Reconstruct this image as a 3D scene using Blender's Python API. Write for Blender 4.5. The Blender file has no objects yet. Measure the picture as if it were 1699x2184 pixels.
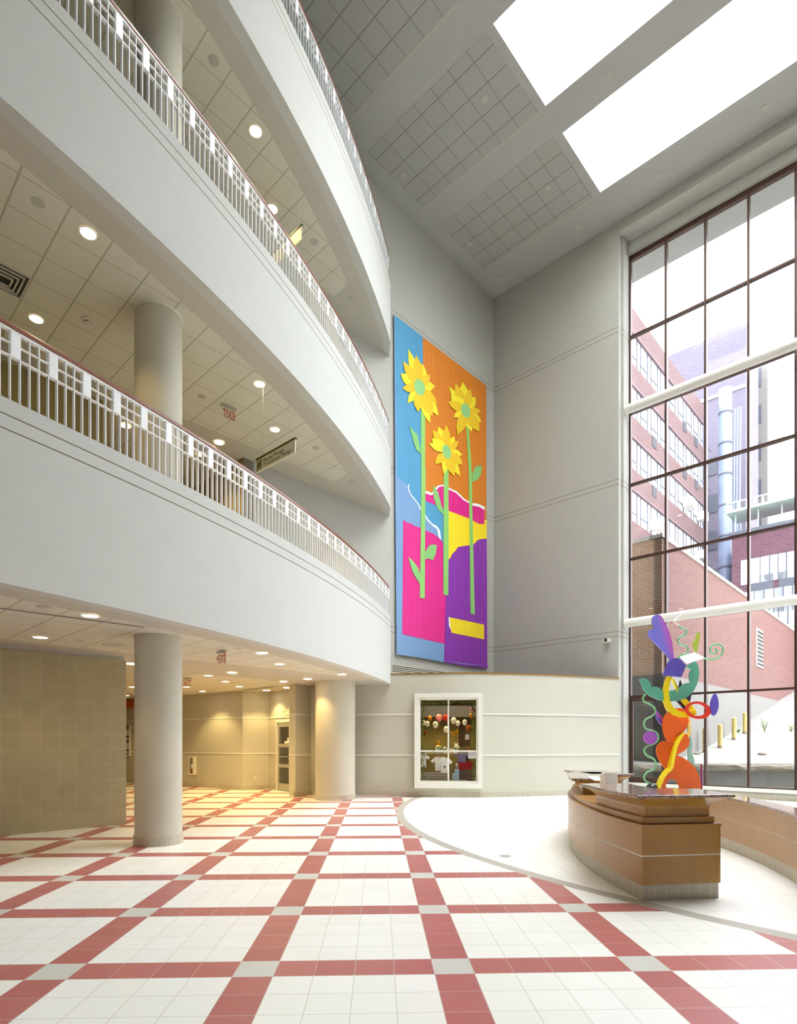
import bpy, bmesh, math, random
from mathutils import Vector, Matrix

# ------------------------------------------------------------------ camera, sky, exposure
S = bpy.context.scene
COL = S.collection
F, CX, YH, CH = 1221.2, 849.5, 1581.2, 1.76          # focal length and horizon in photo pixels, eye height in metres
cam = bpy.data.objects.new('camera', bpy.data.cameras.new('camera'))
COL.objects.link(cam)
cam.location = (0, 0, CH); cam.rotation_euler = (math.pi/2, 0, 0)
cam.data.sensor_fit = 'HORIZONTAL'; cam.data.sensor_width = 36
cam.data.lens = 36*F/1699
cam.data.shift_y = (YH-1092)/1699
cam.data.clip_end = 400; cam.data.clip_start = 0.05
S.camera = cam

SKY = 11.0            # zenith brightness of an overcast sky, a third of it at the horizon
w = bpy.data.worlds.new('sky'); S.world = w; w.use_nodes = True
nt = w.node_tree
bg = nt.nodes['Background']; bg.inputs['Color'].default_value = (0.965, 0.985, 1.0, 1)
_tc = nt.nodes.new('ShaderNodeTexCoord'); _sx = nt.nodes.new('ShaderNodeSeparateXYZ'); nt.links.new(_tc.outputs['Generated'], _sx.inputs[0])
_mr = nt.nodes.new('ShaderNodeMapRange'); nt.links.new(_sx.outputs['Z'], _mr.inputs[0])
_mr.inputs[1].default_value = 0; _mr.inputs[2].default_value = 1; _mr.inputs[3].default_value = SKY*.36; _mr.inputs[4].default_value = SKY
nt.links.new(_mr.outputs[0], bg.inputs['Strength'])
S.view_settings.view_transform = 'Standard'; S.view_settings.look = 'None'
S.view_settings.exposure = 1.56; S.view_settings.gamma = 1
S.view_settings.use_curve_mapping = False
S.cycles.max_bounces = 9; S.cycles.diffuse_bounces = 6; S.cycles.glossy_bounces = 4
S.cycles.transparent_max_bounces = 24; S.cycles.transmission_bounces = 6
S.cycles.use_denoising = True; S.cycles.adaptive_threshold = 0.02
S.cycles.sample_clamp_indirect = 8
S.cycles.caustics_reflective = False; S.cycles.caustics_refractive = False
DOWN_W = 29.0          # watts of one recessed downlight
WARM = (1.0, 0.71, 0.28)

# ------------------------------------------------------------------ where things are (calibrated on the tile grids)
def V2(x, y): return Vector((x, y))
def atZ(px, py, Z):
    Y = (Z-CH)*F/(YH-py); return V2((px-CX)/F*Y, Y)
def atY(px, py, Y): return Vector(((px-CX)/F*Y, Y, CH+(YH-py)/F*Y))
C0 = V2(3.812, 22.953)                      # corner of the banner wall and the window wall
DB = V2(-0.692, -0.721)                     # along the banner wall, away from the corner
DR = V2(0.733, -0.680)                      # along the window wall, away from the corner
NR = V2(0.680, 0.733)                       # out through the window wall
NB = V2(-0.721, 0.692)                      # out behind the banner wall
def AB(a, b): return C0+DB*a+DR*b
def toAB(p):
    d = p-C0; det = DB.x*DR.y-DB.y*DR.x
    return ((d.x*DR.y-d.y*DR.x)/det, (DB.x*d.y-DB.y*d.x)/det)
def on_line(px, base, d):
    k = (px-CX)/F
    t = (base.x-k*base.y)/(k*d.y-d.x)
    return t, base+d*t
def onB(px, py, off=0.0):                   # banner wall: distance from the corner, height
    t, p = on_line(px, C0-NB*off, DB); return t, CH+(YH-py)/F*p.y
def onR(px, py, off=0.0):                   # window wall plane moved outwards by off
    t, p = on_line(px, C0+NR*off, DR); return t, CH+(YH-py)/F*p.y
def Bp(t, z, off=0.0):
    p = C0+DB*t-NB*off; return Vector((p.x, p.y, z))
def Rp(t, z, off=0.0):
    p = C0+DR*t+NR*off; return Vector((p.x, p.y, z))
ARC = V2(-34.629, 24.289); AR = 34.95       # plan circle of the balcony fronts
def arc(s, r=AR):                           # s = length along the front
    f = s/AR; return ARC+V2(math.cos(f), math.sin(f))*r
S_END = -0.1812*AR
F2F = 5.2
SOFF = [3.57, 9.105, 14.305]; CURB = [5.705, 10.905, 16.105]; FLOOR = [5.56, 10.76, 15.96]
CEIL = 19.495

# ------------------------------------------------------------------ materials
def srgb(r, g, b):
    f = lambda c: (c/255/12.92) if c <= 10 else ((c/255+0.055)/1.055)**2.4
    return (f(r), f(g), f(b), 1)
class X:
    """small arithmetic on node sockets"""
    def __init__(s, nt, v): s.nt, s.v = nt, v
    def _op(s, op, a, b=None, c=None):
        n = s.nt.nodes.new('ShaderNodeMath'); n.operation = op
        for i, q in enumerate((a, b, c)):
            if q is None: continue
            q = q.v if isinstance(q, X) else q
            if isinstance(q, (int, float)): n.inputs[i].default_value = q
            else: s.nt.links.new(q, n.inputs[i])
        return X(s.nt, n.outputs[0])
    def __add__(s, o): return s._op('ADD', s, o)
    def __sub__(s, o): return s._op('SUBTRACT', s, o)
    def __mul__(s, o): return s._op('MULTIPLY', s, o)
    def __truediv__(s, o): return s._op('DIVIDE', s, o)
    def lt(s, o): return s._op('LESS_THAN', s, o)
    def gt(s, o): return s._op('GREATER_THAN', s, o)
    def fract(s): return s._op('FRACT', s)
    def floor(s): return s._op('FLOOR', s)
    def abs(s): return s._op('ABSOLUTE', s)
    def sqrt(s): return s._op('SQRT', s)
    def mod(s, o): return s._op('FLOORED_MODULO', s, o)
    def mx(s, o): return s._op('MAXIMUM', s, o)
    def mn(s, o): return s._op('MINIMUM', s, o)
    def sin(s): return s._op('SINE', s)
MATS = {}
def new_mat(name):
    m = bpy.data.materials.new(name); m.use_nodes = True; MATS[name] = m
    return m, m.node_tree, m.node_tree.nodes['Principled BSDF']
def pos(nt, obj=False):
    if obj:
        g = nt.nodes.new('ShaderNodeTexCoord'); o = g.outputs['Object']
    else:
        g = nt.nodes.new('ShaderNodeNewGeometry'); o = g.outputs['Position']
    s = nt.nodes.new('ShaderNodeSeparateXYZ'); nt.links.new(o, s.inputs[0])
    return [X(nt, s.outputs[i]) for i in range(3)], o
def mixc(nt, fac, a, b):
    n = nt.nodes.new('ShaderNodeMix'); n.data_type = 'RGBA'
    for sock, q in ((n.inputs[0], fac), (n.inputs[6], a), (n.inputs[7], b)):
        if isinstance(q, X): q = q.v
        if isinstance(q, (tuple, float, int)): sock.default_value = q
        else: nt.links.new(q, sock)
    return n.outputs[2]
def noise(nt, scale, vec=None, detail=3):
    n = nt.nodes.new('ShaderNodeTexNoise'); n.inputs['Scale'].default_value = scale; n.inputs['Detail'].default_value = detail
    if vec is not None: nt.links.new(vec, n.inputs['Vector'])
    return X(nt, n.outputs[0])
def bump(nt, p, h, strength, dist=0.01):
    b = nt.nodes.new('ShaderNodeBump'); b.inputs['Strength'].default_value = strength; b.inputs['Distance'].default_value = dist
    nt.links.new(h.v if isinstance(h, X) else h, b.inputs['Height']); nt.links.new(b.outputs[0], p.inputs['Normal'])
def scaled(c, k): return (c[0]*k, c[1]*k, c[2]*k, 1)
def M(name, col=None, rough=0.6, metal=0.0, var=0.05, nscale=6.0, bmp=0.0, coat=0.0, emit=None, estr=0.0, spec=0.5):
    if name in MATS: return MATS[name]
    m, nt, p = new_mat(name)
    _, o = pos(nt, True)
    nz = noise(nt, nscale, o)
    nt.links.new(mixc(nt, nz, scaled(col, 1-var), scaled(col, 1+var)), p.inputs['Base Color'])
    p.inputs['Roughness'].default_value = rough; p.inputs['Metallic'].default_value = metal
    p.inputs['Specular IOR Level'].default_value = spec
    if coat: p.inputs['Coat Weight'].default_value = coat; p.inputs['Coat Roughness'].default_value = 0.08
    if bmp: bump(nt, p, noise(nt, nscale*12, o), bmp, 0.004)
    if emit: p.inputs['Emission Color'].default_value = emit; p.inputs['Emission Strength'].default_value = estr
    return m
WALLC = srgb(176, 175, 168)
def wall_mat(name, col, grooves=True):
    m, nt, p = new_mat(name)
    (x, y, z), o = pos(nt)
    nz = noise(nt, 2.5, o)
    base = mixc(nt, nz, scaled(col, .97), scaled(col, 1.03))
    if grooves:
        q = (z-(5.43-5.2)).mod(5.2)                    # pair of reveal lines at every floor
        d = (q-0.0845).abs().mn((q+0.0845).abs()).mn((q-(5.2-0.0845)).abs())
        g = d.lt(0.009)*z.gt(4.5)*z.lt(17.5)
        base = mixc(nt, g, base, srgb(118, 112, 92))
    nt.links.new(base, p.inputs['Base Color'])
    p.inputs['Roughness'].default_value = 0.75; p.inputs['Specular IOR Level'].default_value = 0.25
    bump(nt, p, noise(nt, 160, o), 0.06, 0.003)
    return m
wall_mat('painted wall with reveals', WALLC)
wall_mat('painted wall', WALLC, False)
wall_mat('fascia plaster', srgb(193, 194, 189))
wall_mat('soffit plaster', srgb(188, 184, 172), False)
wall_mat('lobby wall paint', srgb(196, 193, 178), False)
wall_mat('column paint', srgb(198, 194, 178), False)
wall_mat('olive wall paint', srgb(146, 130, 84), False)
def tile_ceiling(name, origin, ang, col=srgb(208, 205, 190), line=srgb(172, 168, 146)):
    m, nt, p = new_mat(name)
    (x, y, z), o = pos(nt)
    c, s = math.cos(ang), math.sin(ang); T = 0.6096
    u = ((x-origin[0])*c+(y-origin[1])*s)/T; v = ((y-origin[1])*c-(x-origin[0])*s)/T
    eu = (u+0.5).fract()-0.5; ev = (v+0.5).fract()-0.5
    line_u = eu.abs().lt(0.021); line_v = ev.abs().lt(0.013)
    g = line_u.mx(line_v)
    nz = noise(nt, 90, o, 2)
    sp = nz.gt(0.62)
    base = mixc(nt, sp*0.35, col, scaled(col, .80))
    nt.links.new(mixc(nt, g, base, line), p.inputs['Base Color'])
    p.inputs['Roughness'].default_value = 0.9; p.inputs['Specular IOR Level'].default_value = 0.1
    bump(nt, p, nz, 0.15, 0.004)
    return m
GA = math.radians(46.91)
tile_ceiling('ceiling tile ground', (-5.67, 8.947), GA)
tile_ceiling('ceiling tile second', (-4.933, 8.263), GA)
tile_ceiling('ceiling tile third', (-3.35, 10.91), GA)
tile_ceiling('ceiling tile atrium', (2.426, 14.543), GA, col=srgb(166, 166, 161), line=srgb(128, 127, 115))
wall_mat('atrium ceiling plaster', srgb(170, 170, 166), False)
def floor_mat():
    m, nt, p = new_mat('patterned floor tile')
    (x, y, z), o = pos(nt)
    th, T, u0, v0 = 0.035, 0.3036, 3.599, -14.215
    c, s = math.cos(th), math.sin(th)
    u = (x*c+y*s)/T+u0; v = (y*c-x*s)/T+v0
    bu = u.mod(5.0).lt(1.0); bv = v.mod(5.0).lt(1.0)
    both = bu*bv; red = bu.mx(bv)-both
    r = ((x-13.153)*(x-13.153)+(y-14.107)*(y-14.107)).sqrt()
    inner = r.lt(13.22); band = inner*r.gt(13.03)
    red = red*(inner*-1.0+1.0); both = both*(inner*-1.0+1.0)
    eu = ((u+0.5).fract()-0.5).abs(); ev = ((v+0.5).fract()-0.5).abs()
    grout = eu.mn(ev).lt(0.010)
    cell = nt.nodes.new('ShaderNodeTexWhiteNoise'); cell.noise_dimensions = '2D'
    cv = nt.nodes.new('ShaderNodeCombineXYZ')
    nt.links.new(u.floor().v, cv.inputs[0]); nt.links.new(v.floor().v, cv.inputs[1]); nt.links.new(cv.outputs[0], cell.inputs['Vector'])
    rnd = X(nt, cell.outputs[0])
    nz = noise(nt, 30, o)
    white = mixc(nt, rnd*0.6+nz*0.4, srgb(236, 236, 227), srgb(243, 243, 238))
    redc = mixc(nt, rnd*0.6+nz*0.4, srgb(172, 98, 95), srgb(186, 112, 108))
    grey = srgb(204, 204, 196)
    colr = mixc(nt, red, white, redc); colr = mixc(nt, both, colr, grey)
    arcg = (r-13.125).abs().lt(0.098)
    colr = mixc(nt, grout*0.8, colr, srgb(196, 192, 180))
    colr = mixc(nt, band, colr, srgb(178, 174, 164))
    nt.links.new(colr, p.inputs['Base Color'])
    p.inputs['Roughness'].default_value = 0.32; p.inputs['Specular IOR Level'].default_value = 0.45
    h = (grout*-1.0+1.0)+nz*0.25
    bump(nt, p, h, 0.12, 0.004)
floor_mat()
def tile_base(name, col, grout, width, centre=None):
    """square base tiles: joints run along the surface, or around a column's centre"""
    m, nt, p = new_mat(name)
    (x, y, z), o = pos(nt)
    if centre:
        u = X(nt, None)._op('ARCTAN2', y-centre[1], x-centre[0])*(centre[2]/width)
    else:
        g = nt.nodes.new('ShaderNodeNewGeometry'); sn = nt.nodes.new('ShaderNodeSeparateXYZ'); nt.links.new(g.outputs['Normal'], sn.inputs[0])
        u = (y*X(nt, sn.outputs[0])-x*X(nt, sn.outputs[1]))/width
    g = ((u+0.5).fract()-0.5).abs().lt(0.028)
    nz = noise(nt, 9, o)
    base = mixc(nt, nz, scaled(col, .9), scaled(col, 1.1))
    nt.links.new(mixc(nt, g, base, grout), p.inputs['Base Color'])
    p.inputs['Roughness'].default_value = 0.45
BT = (srgb(186, 178, 160), srgb(210, 203, 186))
tile_base('base tile', *BT, 0.135); tile_base('base tile column 1', *BT, 0.085, (-4.15, 9.91, .4)); tile_base('base tile column 2', *BT, 0.085, (-1.93, 17.5, .62))
def stone_wall():
    m, nt, p = new_mat('sandstone wall tile')
    (x, y, z), o = pos(nt)
    u = (x*0.692+y*0.721)/0.32
    g = ((u+0.5).fract()-0.5).abs().lt(0.008).mx((((z/0.318)+0.5).fract()-0.5).abs().lt(0.008))
    mp = nt.nodes.new('ShaderNodeMapping'); mp.inputs['Scale'].default_value = (1, 1, 2.2); nt.links.new(o, mp.inputs[0])
    nz = noise(nt, 3.5, mp.outputs[0], 5); n2 = noise(nt, 60, o)
    cell = nt.nodes.new('ShaderNodeTexWhiteNoise'); cell.noise_dimensions = '2D'
    cv = nt.nodes.new('ShaderNodeCombineXYZ')
    nt.links.new((u+0.0).floor().v, cv.inputs[0]); nt.links.new((z/0.318).floor().v, cv.inputs[1]); nt.links.new(cv.outputs[0], cell.inputs['Vector'])
    f = nz*0.6+n2*0.15+X(nt, cell.outputs[0])*0.25
    base = mixc(nt, f, srgb(150, 138, 104), srgb(174, 164, 130))
    nt.links.new(mixc(nt, g, base, srgb(180, 172, 144)), p.inputs['Base Color'])
    p.inputs['Roughness'].default_value = 0.6
    bump(nt, p, n2, 0.1, 0.003)
stone_wall()
def wood(name, c1, c2, rough=0.4, horiz=False):
    m, nt, p = new_mat(name)
    (x, y, z), o = pos(nt)
    mp = nt.nodes.new('ShaderNodeMapping'); mp.inputs['Scale'].default_value = (1, 1, 0.04) if not horiz else (.15, .15, 2); nt.links.new(o, mp.inputs[0])
    a = noise(nt, 14, mp.outputs[0], 4); b = noise(nt, 110, mp.outputs[0], 2)
    nt.links.new(mixc(nt, a*0.5+b*0.5, c1, c2), p.inputs['Base Color'])
    p.inputs['Roughness'].default_value = rough
    p.inputs['Coat Weight'].default_value = 0.25; p.inputs['Coat Roughness'].default_value = 0.12
wood('oak veneer', srgb(146, 102, 40), srgb(182, 136, 64))
wood('oak cap', srgb(128, 94, 36), srgb(156, 118, 56), horiz=True)
wood('handrail wood', srgb(104, 52, 30), srgb(136, 76, 44), 0.35, True)
def granite():
    m, nt, p = new_mat('speckled granite')
    _, o = pos(nt, True)
    vo = nt.nodes.new('ShaderNodeTexVoronoi'); vo.inputs['Scale'].default_value = 130; nt.links.new(o, vo.inputs['Vector'])
    s = nt.nodes.new('ShaderNodeSeparateColor'); nt.links.new(vo.outputs['Color'], s.inputs[0])
    f = X(nt, s.outputs[0])
    c = mixc(nt, f.gt(0.45), srgb(84, 70, 62), srgb(160, 128, 112))
    c = mixc(nt, f.gt(0.8), c, srgb(196, 178, 164))
    nt.links.new(c, p.inputs['Base Color']); p.inputs['Roughness'].default_value = 0.08
granite()
def glass(name, tint=(1, 1, 1, 1), f0=.03):
    m = bpy.data.materials.new(name); m.use_nodes = True; MATS[name] = m
    nt = m.node_tree; nt.nodes.clear()
    out = nt.nodes.new('ShaderNodeOutputMaterial'); mx = nt.nodes.new('ShaderNodeMixShader')
    t = nt.nodes.new('ShaderNodeBsdfTransparent'); t.inputs[0].default_value = tint
    g = nt.nodes.new('ShaderNodeBsdfGlossy'); g.inputs['Roughness'].default_value = 0.02
    ge = nt.nodes.new('ShaderNodeNewGeometry'); d = nt.nodes.new('ShaderNodeVectorMath'); d.operation = 'DOT_PRODUCT'
    nt.links.new(ge.outputs['Normal'], d.inputs[0]); nt.links.new(ge.outputs['Incoming'], d.inputs[1])
    c = X(nt, d.outputs['Value']).abs(); k = (c*-1.0+1.0)._op('POWER', c*-1.0+1.0, 5.0)
    nt.links.new((k*(1-f0)+f0).v, mx.inputs[0]); nt.links.new(t.outputs[0], mx.inputs[1]); nt.links.new(g.outputs[0], mx.inputs[2])
    nt.links.new(mx.outputs[0], out.inputs[0])
glass('window glass', (0.97, 0.98, 1.0, 1)); glass('solar glass', (0.58, 0.585, 0.60, 1)); glass('clear acrylic', (0.97, 0.98, 0.96, 1), .02)
def brick(name, c1, c2, mortar, bw, bh, axis):
    m, nt, p = new_mat(name)
    (x, y, z), o = pos(nt)
    h = x*axis[0]+y*axis[1]
    cv = nt.nodes.new('ShaderNodeCombineXYZ'); nt.links.new(h.v, cv.inputs[0]); nt.links.new(z.v, cv.inputs[1])
    b = nt.nodes.new('ShaderNodeTexBrick'); nt.links.new(cv.outputs[0], b.inputs['Vector'])
    b.inputs['Scale'].default_value = 1; b.inputs['Brick Width'].default_value = bw; b.inputs['Row Height'].default_value = bh
    b.inputs['Mortar Size'].default_value = bh*0.12; b.inputs['Color1'].default_value = c1; b.inputs['Color2'].default_value = c2; b.inputs['Mortar'].default_value = mortar
    nt.links.new(b.outputs[0], p.inputs['Base Color']); p.inputs['Roughness'].default_value = 0.85
brick('tan brick', srgb(206, 164, 132), srgb(220, 180, 150), srgb(226, 212, 196), 0.30, 0.105, (0.733, -0.68))
brick('red brick', srgb(118, 74, 64), srgb(106, 66, 58), srgb(134, 114, 108), 0.30, 0.105, (0.692, 0.721))
brick('far red brick', srgb(106, 76, 74), srgb(94, 66, 66), srgb(116, 100, 98), 0.5, 0.18, (0.692, 0.721))
brick('far red brick cross', srgb(100, 66, 76), srgb(90, 56, 68), srgb(110, 88, 98), 0.5, 0.18, (0.733, -0.68))
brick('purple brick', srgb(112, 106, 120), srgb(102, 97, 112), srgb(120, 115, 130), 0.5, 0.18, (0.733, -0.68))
M('white metal', srgb(236, 238, 238), 0.35, 0, .02)
M('white tube paint', srgb(226, 225, 218), 0.35, 0, .02)
M('bronze frame', srgb(70, 46, 36), 0.4, 0.3, .06)
M('white trim', srgb(226, 225, 216), 0.5, 0, .02)
M('aluminium', srgb(190, 190, 180), 0.35, 0.6, .03)
M('dark slot', srgb(60, 58, 50), 0.8)
M('lamp lens', (1, .9, .7, 1), 0.4, emit=(1.0, 0.86, 0.62, 1), estr=9.0)
M('lamp ring', srgb(225, 222, 210), 0.4)
M('cover plate', srgb(176, 174, 162), 0.5)
M('vent metal', srgb(196, 194, 182), 0.45)
M('concrete', srgb(152, 151, 143), 0.85, var=.12, nscale=1.2, bmp=.2)
M('rough concrete', srgb(150, 142, 128), 0.95, var=.25, nscale=7, bmp=.6)
M('pale concrete', srgb(128, 125, 120), 0.85, var=.05, nscale=1.5)
M('bollard yellow', srgb(214, 192, 116), 0.6, var=.1, nscale=9)
M('exit red', srgb(180, 30, 22), 0.5, var=.03)
M('sign cream', srgb(226, 222, 198), 0.55, var=.02)
M('sign ink', srgb(110, 104, 74), 0.6)
M('sign green', srgb(76, 84, 24), 0.6)

# ------------------------------------------------------------------ mesh helpers
class MB:
    def __init__(s): s.v, s.f, s.mi = [], [], []
    def add(s, vs, fs, mi=0):
        o = len(s.v); s.v += [tuple(q) for q in vs]; s.f += [[i+o for i in f] for f in fs]; s.mi += [mi]*len(fs)
        return s
    def hexa(s, p, mi=0):       # 4 bottom, 4 top
        return s.add(p, [(3, 2, 1, 0), (4, 5, 6, 7), (0, 1, 5, 4), (1, 2, 6, 5), (2, 3, 7, 6), (3, 0, 4, 7)], mi)
    def box(s, c, d, ax=V2(1, 0), mi=0):
        """centre, full size, x axis in plan"""
        ay = V2(-ax.y, ax.x); pts = []
        for k in (-.5, .5):
            for i, j in ((-.5, -.5), (.5, -.5), (.5, .5), (-.5, .5)):
                q = ax*(i*d[0])+ay*(j*d[1]); pts.append((c[0]+q.x, c[1]+q.y, c[2]+k*d[2]))
        return s.hexa(pts, mi)
    def slab(s, p, q, n, t0, t1, z0, z1, mi=0):
        """upright panel from plan point p to q, from t0 to t1 along n"""
        pts = []
        for z in (z0, z1):
            for base, t in ((p, t0), (q, t0), (q, t1), (p, t1)):
                r = base+n*t; pts.append((r.x, r.y, z))
        return s.hexa(pts, mi)
    def prism(s, poly, z0, z1, mi=0):
        n = len(poly); vs = [(p[0], p[1], z0) for p in poly]+[(p[0], p[1], z1) for p in poly]
        fs = [tuple(reversed(range(n))), tuple(range(n, 2*n))]+[(i, (i+1) % n, n+(i+1) % n, n+i) for i in range(n)]
        return s.add(vs, fs, mi)
    def plate(s, pts, n, t, mi=0):
        """3-D outline thickened by t along n"""
        k = len(pts); vs = [Vector(p) for p in pts]+[Vector(p)+n*t for p in pts]
        fs = [tuple(reversed(range(k))), tuple(range(k, 2*k))]+[(i, (i+1) % k, k+(i+1) % k, k+i) for i in range(k)]
        return s.add(vs, fs, mi)
    def tube(s, path, r, seg=10, closed=False, mi=0):
        path = [Vector(p) for p in path]; n = len(path); rings = []
        up = None
        for i, p in enumerate(path):
            a = path[i-1] if (i > 0 or closed) else p; b = path[(i+1) % n] if (i < n-1 or closed) else p
            t = (b-a).normalized()
            if up is None:
                up = Vector((0, 0, 1)) if abs(t.z) < .9 else Vector((1, 0, 0))
            e1 = (up-t*up.dot(t)).normalized(); e2 = t.cross(e1); up = e1
            rr = r[i] if isinstance(r, (list, tuple)) else r
            rings.append([p+(e1*math.cos(2*math.pi*k/seg)+e2*math.sin(2*math.pi*k/seg))*rr for k in range(seg)])
        vs = [q for R_ in rings for q in R_]; fs = []
        m = n if closed else n-1
        for i in range(m):
            j = (i+1) % n
            for k in range(seg):
                l = (k+1) % seg; fs.append((i*seg+k, i*seg+l, j*seg+l, j*seg+k))
        if not closed: fs += [tuple(reversed(range(seg))), tuple(range((n-1)*seg, n*seg))]
        return s.add(vs, fs, mi)
    def lathe(s, c, prof, seg=48, mi=0):
        """profile of (radius, z) about a vertical axis at plan point c"""
        vs = []; fs = []; n = len(prof)
        for r, z in prof:
            for k in range(seg):
                a = 2*math.pi*k/seg; vs.append((c[0]+r*math.cos(a), c[1]+r*math.sin(a), z))
        for i in range(n-1):
            for k in range(seg):
                l = (k+1) % seg; fs.append((i*seg+k, i*seg+l, (i+1)*seg+l, (i+1)*seg+k))
        fs += [tuple(reversed(range(seg))), tuple(range((n-1)*seg, n*seg))]
        return s.add(vs, fs, mi)
    def band(s, s0, s1, r0, r1, z0, z1, n=90, mi=0):
        """piece of ring along the balcony front"""
        ss = [s0+(s1-s0)*i/n for i in range(n+1)]
        vs = []
        for q in ss:
            a, b = arc(q, r0), arc(q, r1)
            vs += [(a.x, a.y, z0), (b.x, b.y, z0), (b.x, b.y, z1), (a.x, a.y, z1)]
        fs = [(0, 1, 2, 3), tuple(4*n+k for k in (3, 2, 1, 0))]
        for i in range(n):
            o = 4*i
            for k in range(4):
                l = (k+1) % 4; fs.append((o+k, o+4+k, o+4+l, o+l))
        return s.add(vs, fs, mi)
    def run(s, pts, off0, off1, z0, z1, mi=0):
        """upright strip that follows a plan polyline, from off0 to off1 to its right"""
        n = len(pts); nn = []
        for i in range(n):
            a = pts[max(i-1, 0)]; b = pts[min(i+1, n-1)]; d = (b-a).normalized(); nn.append(V2(d.y, -d.x))
        vs = []
        for p, m in zip(pts, nn):
            a, b = p+m*off0, p+m*off1; vs += [(a.x, a.y, z0), (b.x, b.y, z0), (b.x, b.y, z1), (a.x, a.y, z1)]
        fs = [(0, 1, 2, 3), tuple(4*(n-1)+k for k in (3, 2, 1, 0))]
        for i in range(n-1):
            o = 4*i
            for k in range(4):
                l = (k+1) % 4; fs.append((o+k, o+4+k, o+4+l, o+l))
        return s.add(vs, fs, mi)
    def ball(s, c, r, seg=16, rings=10, sq=(1, 1, 1), mi=0):
        vs = [(c[0], c[1], c[2]+r*sq[2])]; fs = []
        for i in range(1, rings):
            a = math.pi*i/rings
            for k in range(seg):
                b = 2*math.pi*k/seg; vs.append((c[0]+r*sq[0]*math.sin(a)*math.cos(b), c[1]+r*sq[1]*math.sin(a)*math.sin(b), c[2]+r*sq[2]*math.cos(a)))
        vs.append((c[0], c[1], c[2]-r*sq[2])); L = len(vs)-1
        for k in range(seg): fs.append((0, 1+k, 1+(k+1) % seg))
        for i in range(rings-2):
            for k in range(seg):
                l = (k+1) % seg; fs.append((1+i*seg+k, 1+(i+1)*seg+k, 1+(i+1)*seg+l, 1+i*seg+l))
        o = 1+(rings-2)*seg
        for k in range(seg): fs.append((o+k, L, o+(k+1) % seg))
        return s.add(vs, fs, mi)
    def build(s, name, mats, parent=None, smooth=False, bevel=0.0):
        me = bpy.data.meshes.new(name); me.from_pydata(s.v, [], s.f)
        for m in (mats if isinstance(mats, (list, tuple)) else [mats]): me.materials.append(MATS[m])
        if any(s.mi): me.polygons.foreach_set('material_index', s.mi)
        bm = bmesh.new(); bm.from_mesh(me); bmesh.ops.recalc_face_normals(bm, faces=bm.faces); bm.to_mesh(me); bm.free()
        if smooth:
            me.polygons.foreach_set('use_smooth', [True]*len(me.polygons))
            me.set_sharp_from_angle(angle=math.radians(40))
        me.update()
        o = bpy.data.objects.new(name, me); COL.objects.link(o)
        if parent is not None: o.parent = parent; o.matrix_parent_inverse = Matrix.Translation(parent.location).inverted() if parent.type == 'EMPTY' else Matrix.Identity(4)
        if bevel:
            b = o.modifiers.new('edge', 'BEVEL'); b.width = bevel; b.segments = 2; b.limit_method = 'ANGLE'
        return o
def tag(o, label, cat, group=None):
    o['label'] = label; o['category'] = cat
    if group: o['group'] = group
    return o
def thing(name, label, cat, loc=(0, 0, 0), group=None):
    o = bpy.data.objects.new(name, None); COL.objects.link(o); o.location = loc; o.empty_display_size = .1
    return tag(o, label, cat, group)
def struct(o, label=None):
    o['kind'] = 'structure'
    if label: o['label'] = label
    return o
def text(body, name, origin, xdir, up, size, mat, parent, width=None, align='LEFT'):
    cu = bpy.data.curves.new(name, 'FONT'); cu.body = body; cu.size = size; cu.align_x = align; cu.extrude = 0.002; cu.resolution_u = 3
    tmp = bpy.data.objects.new(name, cu); COL.objects.link(tmp); bpy.context.view_layer.update()
    me = bpy.data.meshes.new_from_object(tmp.evaluated_get(bpy.context.evaluated_depsgraph_get()))
    bpy.data.objects.remove(tmp); bpy.data.curves.remove(cu)
    me.materials.clear(); me.materials.append(MATS[mat]); me.name = name
    o = bpy.data.objects.new(name, me); COL.objects.link(o)
    xs = [v.co.x for v in me.vertices]; k = width/(max(xs)-min(xs)) if width else 1.0
    xd = Vector(xdir).normalized(); u = Vector(up).normalized(); z = xd.cross(u)
    m = Matrix((xd, u, z)).transposed()
    for v in me.vertices: v.co = Vector(origin)+m @ Vector((v.co.x*k, v.co.y, v.co.z))
    if parent: o.parent = parent; o.matrix_parent_inverse = Matrix.Translation(parent.location).inverted() if parent.type == 'EMPTY' else Matrix.Identity(4)
    return o
def smooth_path(pts, n=8, closed=False):
    pts = [Vector(p) for p in pts]; out = []; k = len(pts)
    for i in range(k if closed else k-1):
        g = lambda j: pts[j % k] if closed else pts[min(max(j, 0), k-1)]
        a, b, c, d = g(i-1), g(i), g(i+1), g(i+2)
        for j in range(n):
            t = j/n
            out.append(0.5*((2*b)+(c-a)*t+(2*a-5*b+4*c-d)*t*t+(3*b-a-3*c+d)*t**3))
    if not closed: out.append(pts[-1])
    return out

# ------------------------------------------------------------------ floors
SHELL = [AB(0, 0), AB(0, 24), AB(34, 24), AB(34, -16), AB(-2.5, -16), AB(-2.5, 0)]
m = MB()
m.prism([AB(-3, -24), AB(-3, 0), AB(0, 0), AB(0, 5.04)+NR*.02, AB(0, 5.04)+NR*.75, AB(0, 24)+NR*.75, AB(36, 24.5), AB(36, -24)], -0.3, 0)
struct(m.build('floor', 'patterned floor tile'), 'floor of white tile crossed by red tile bands with grey corner tiles')

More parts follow.
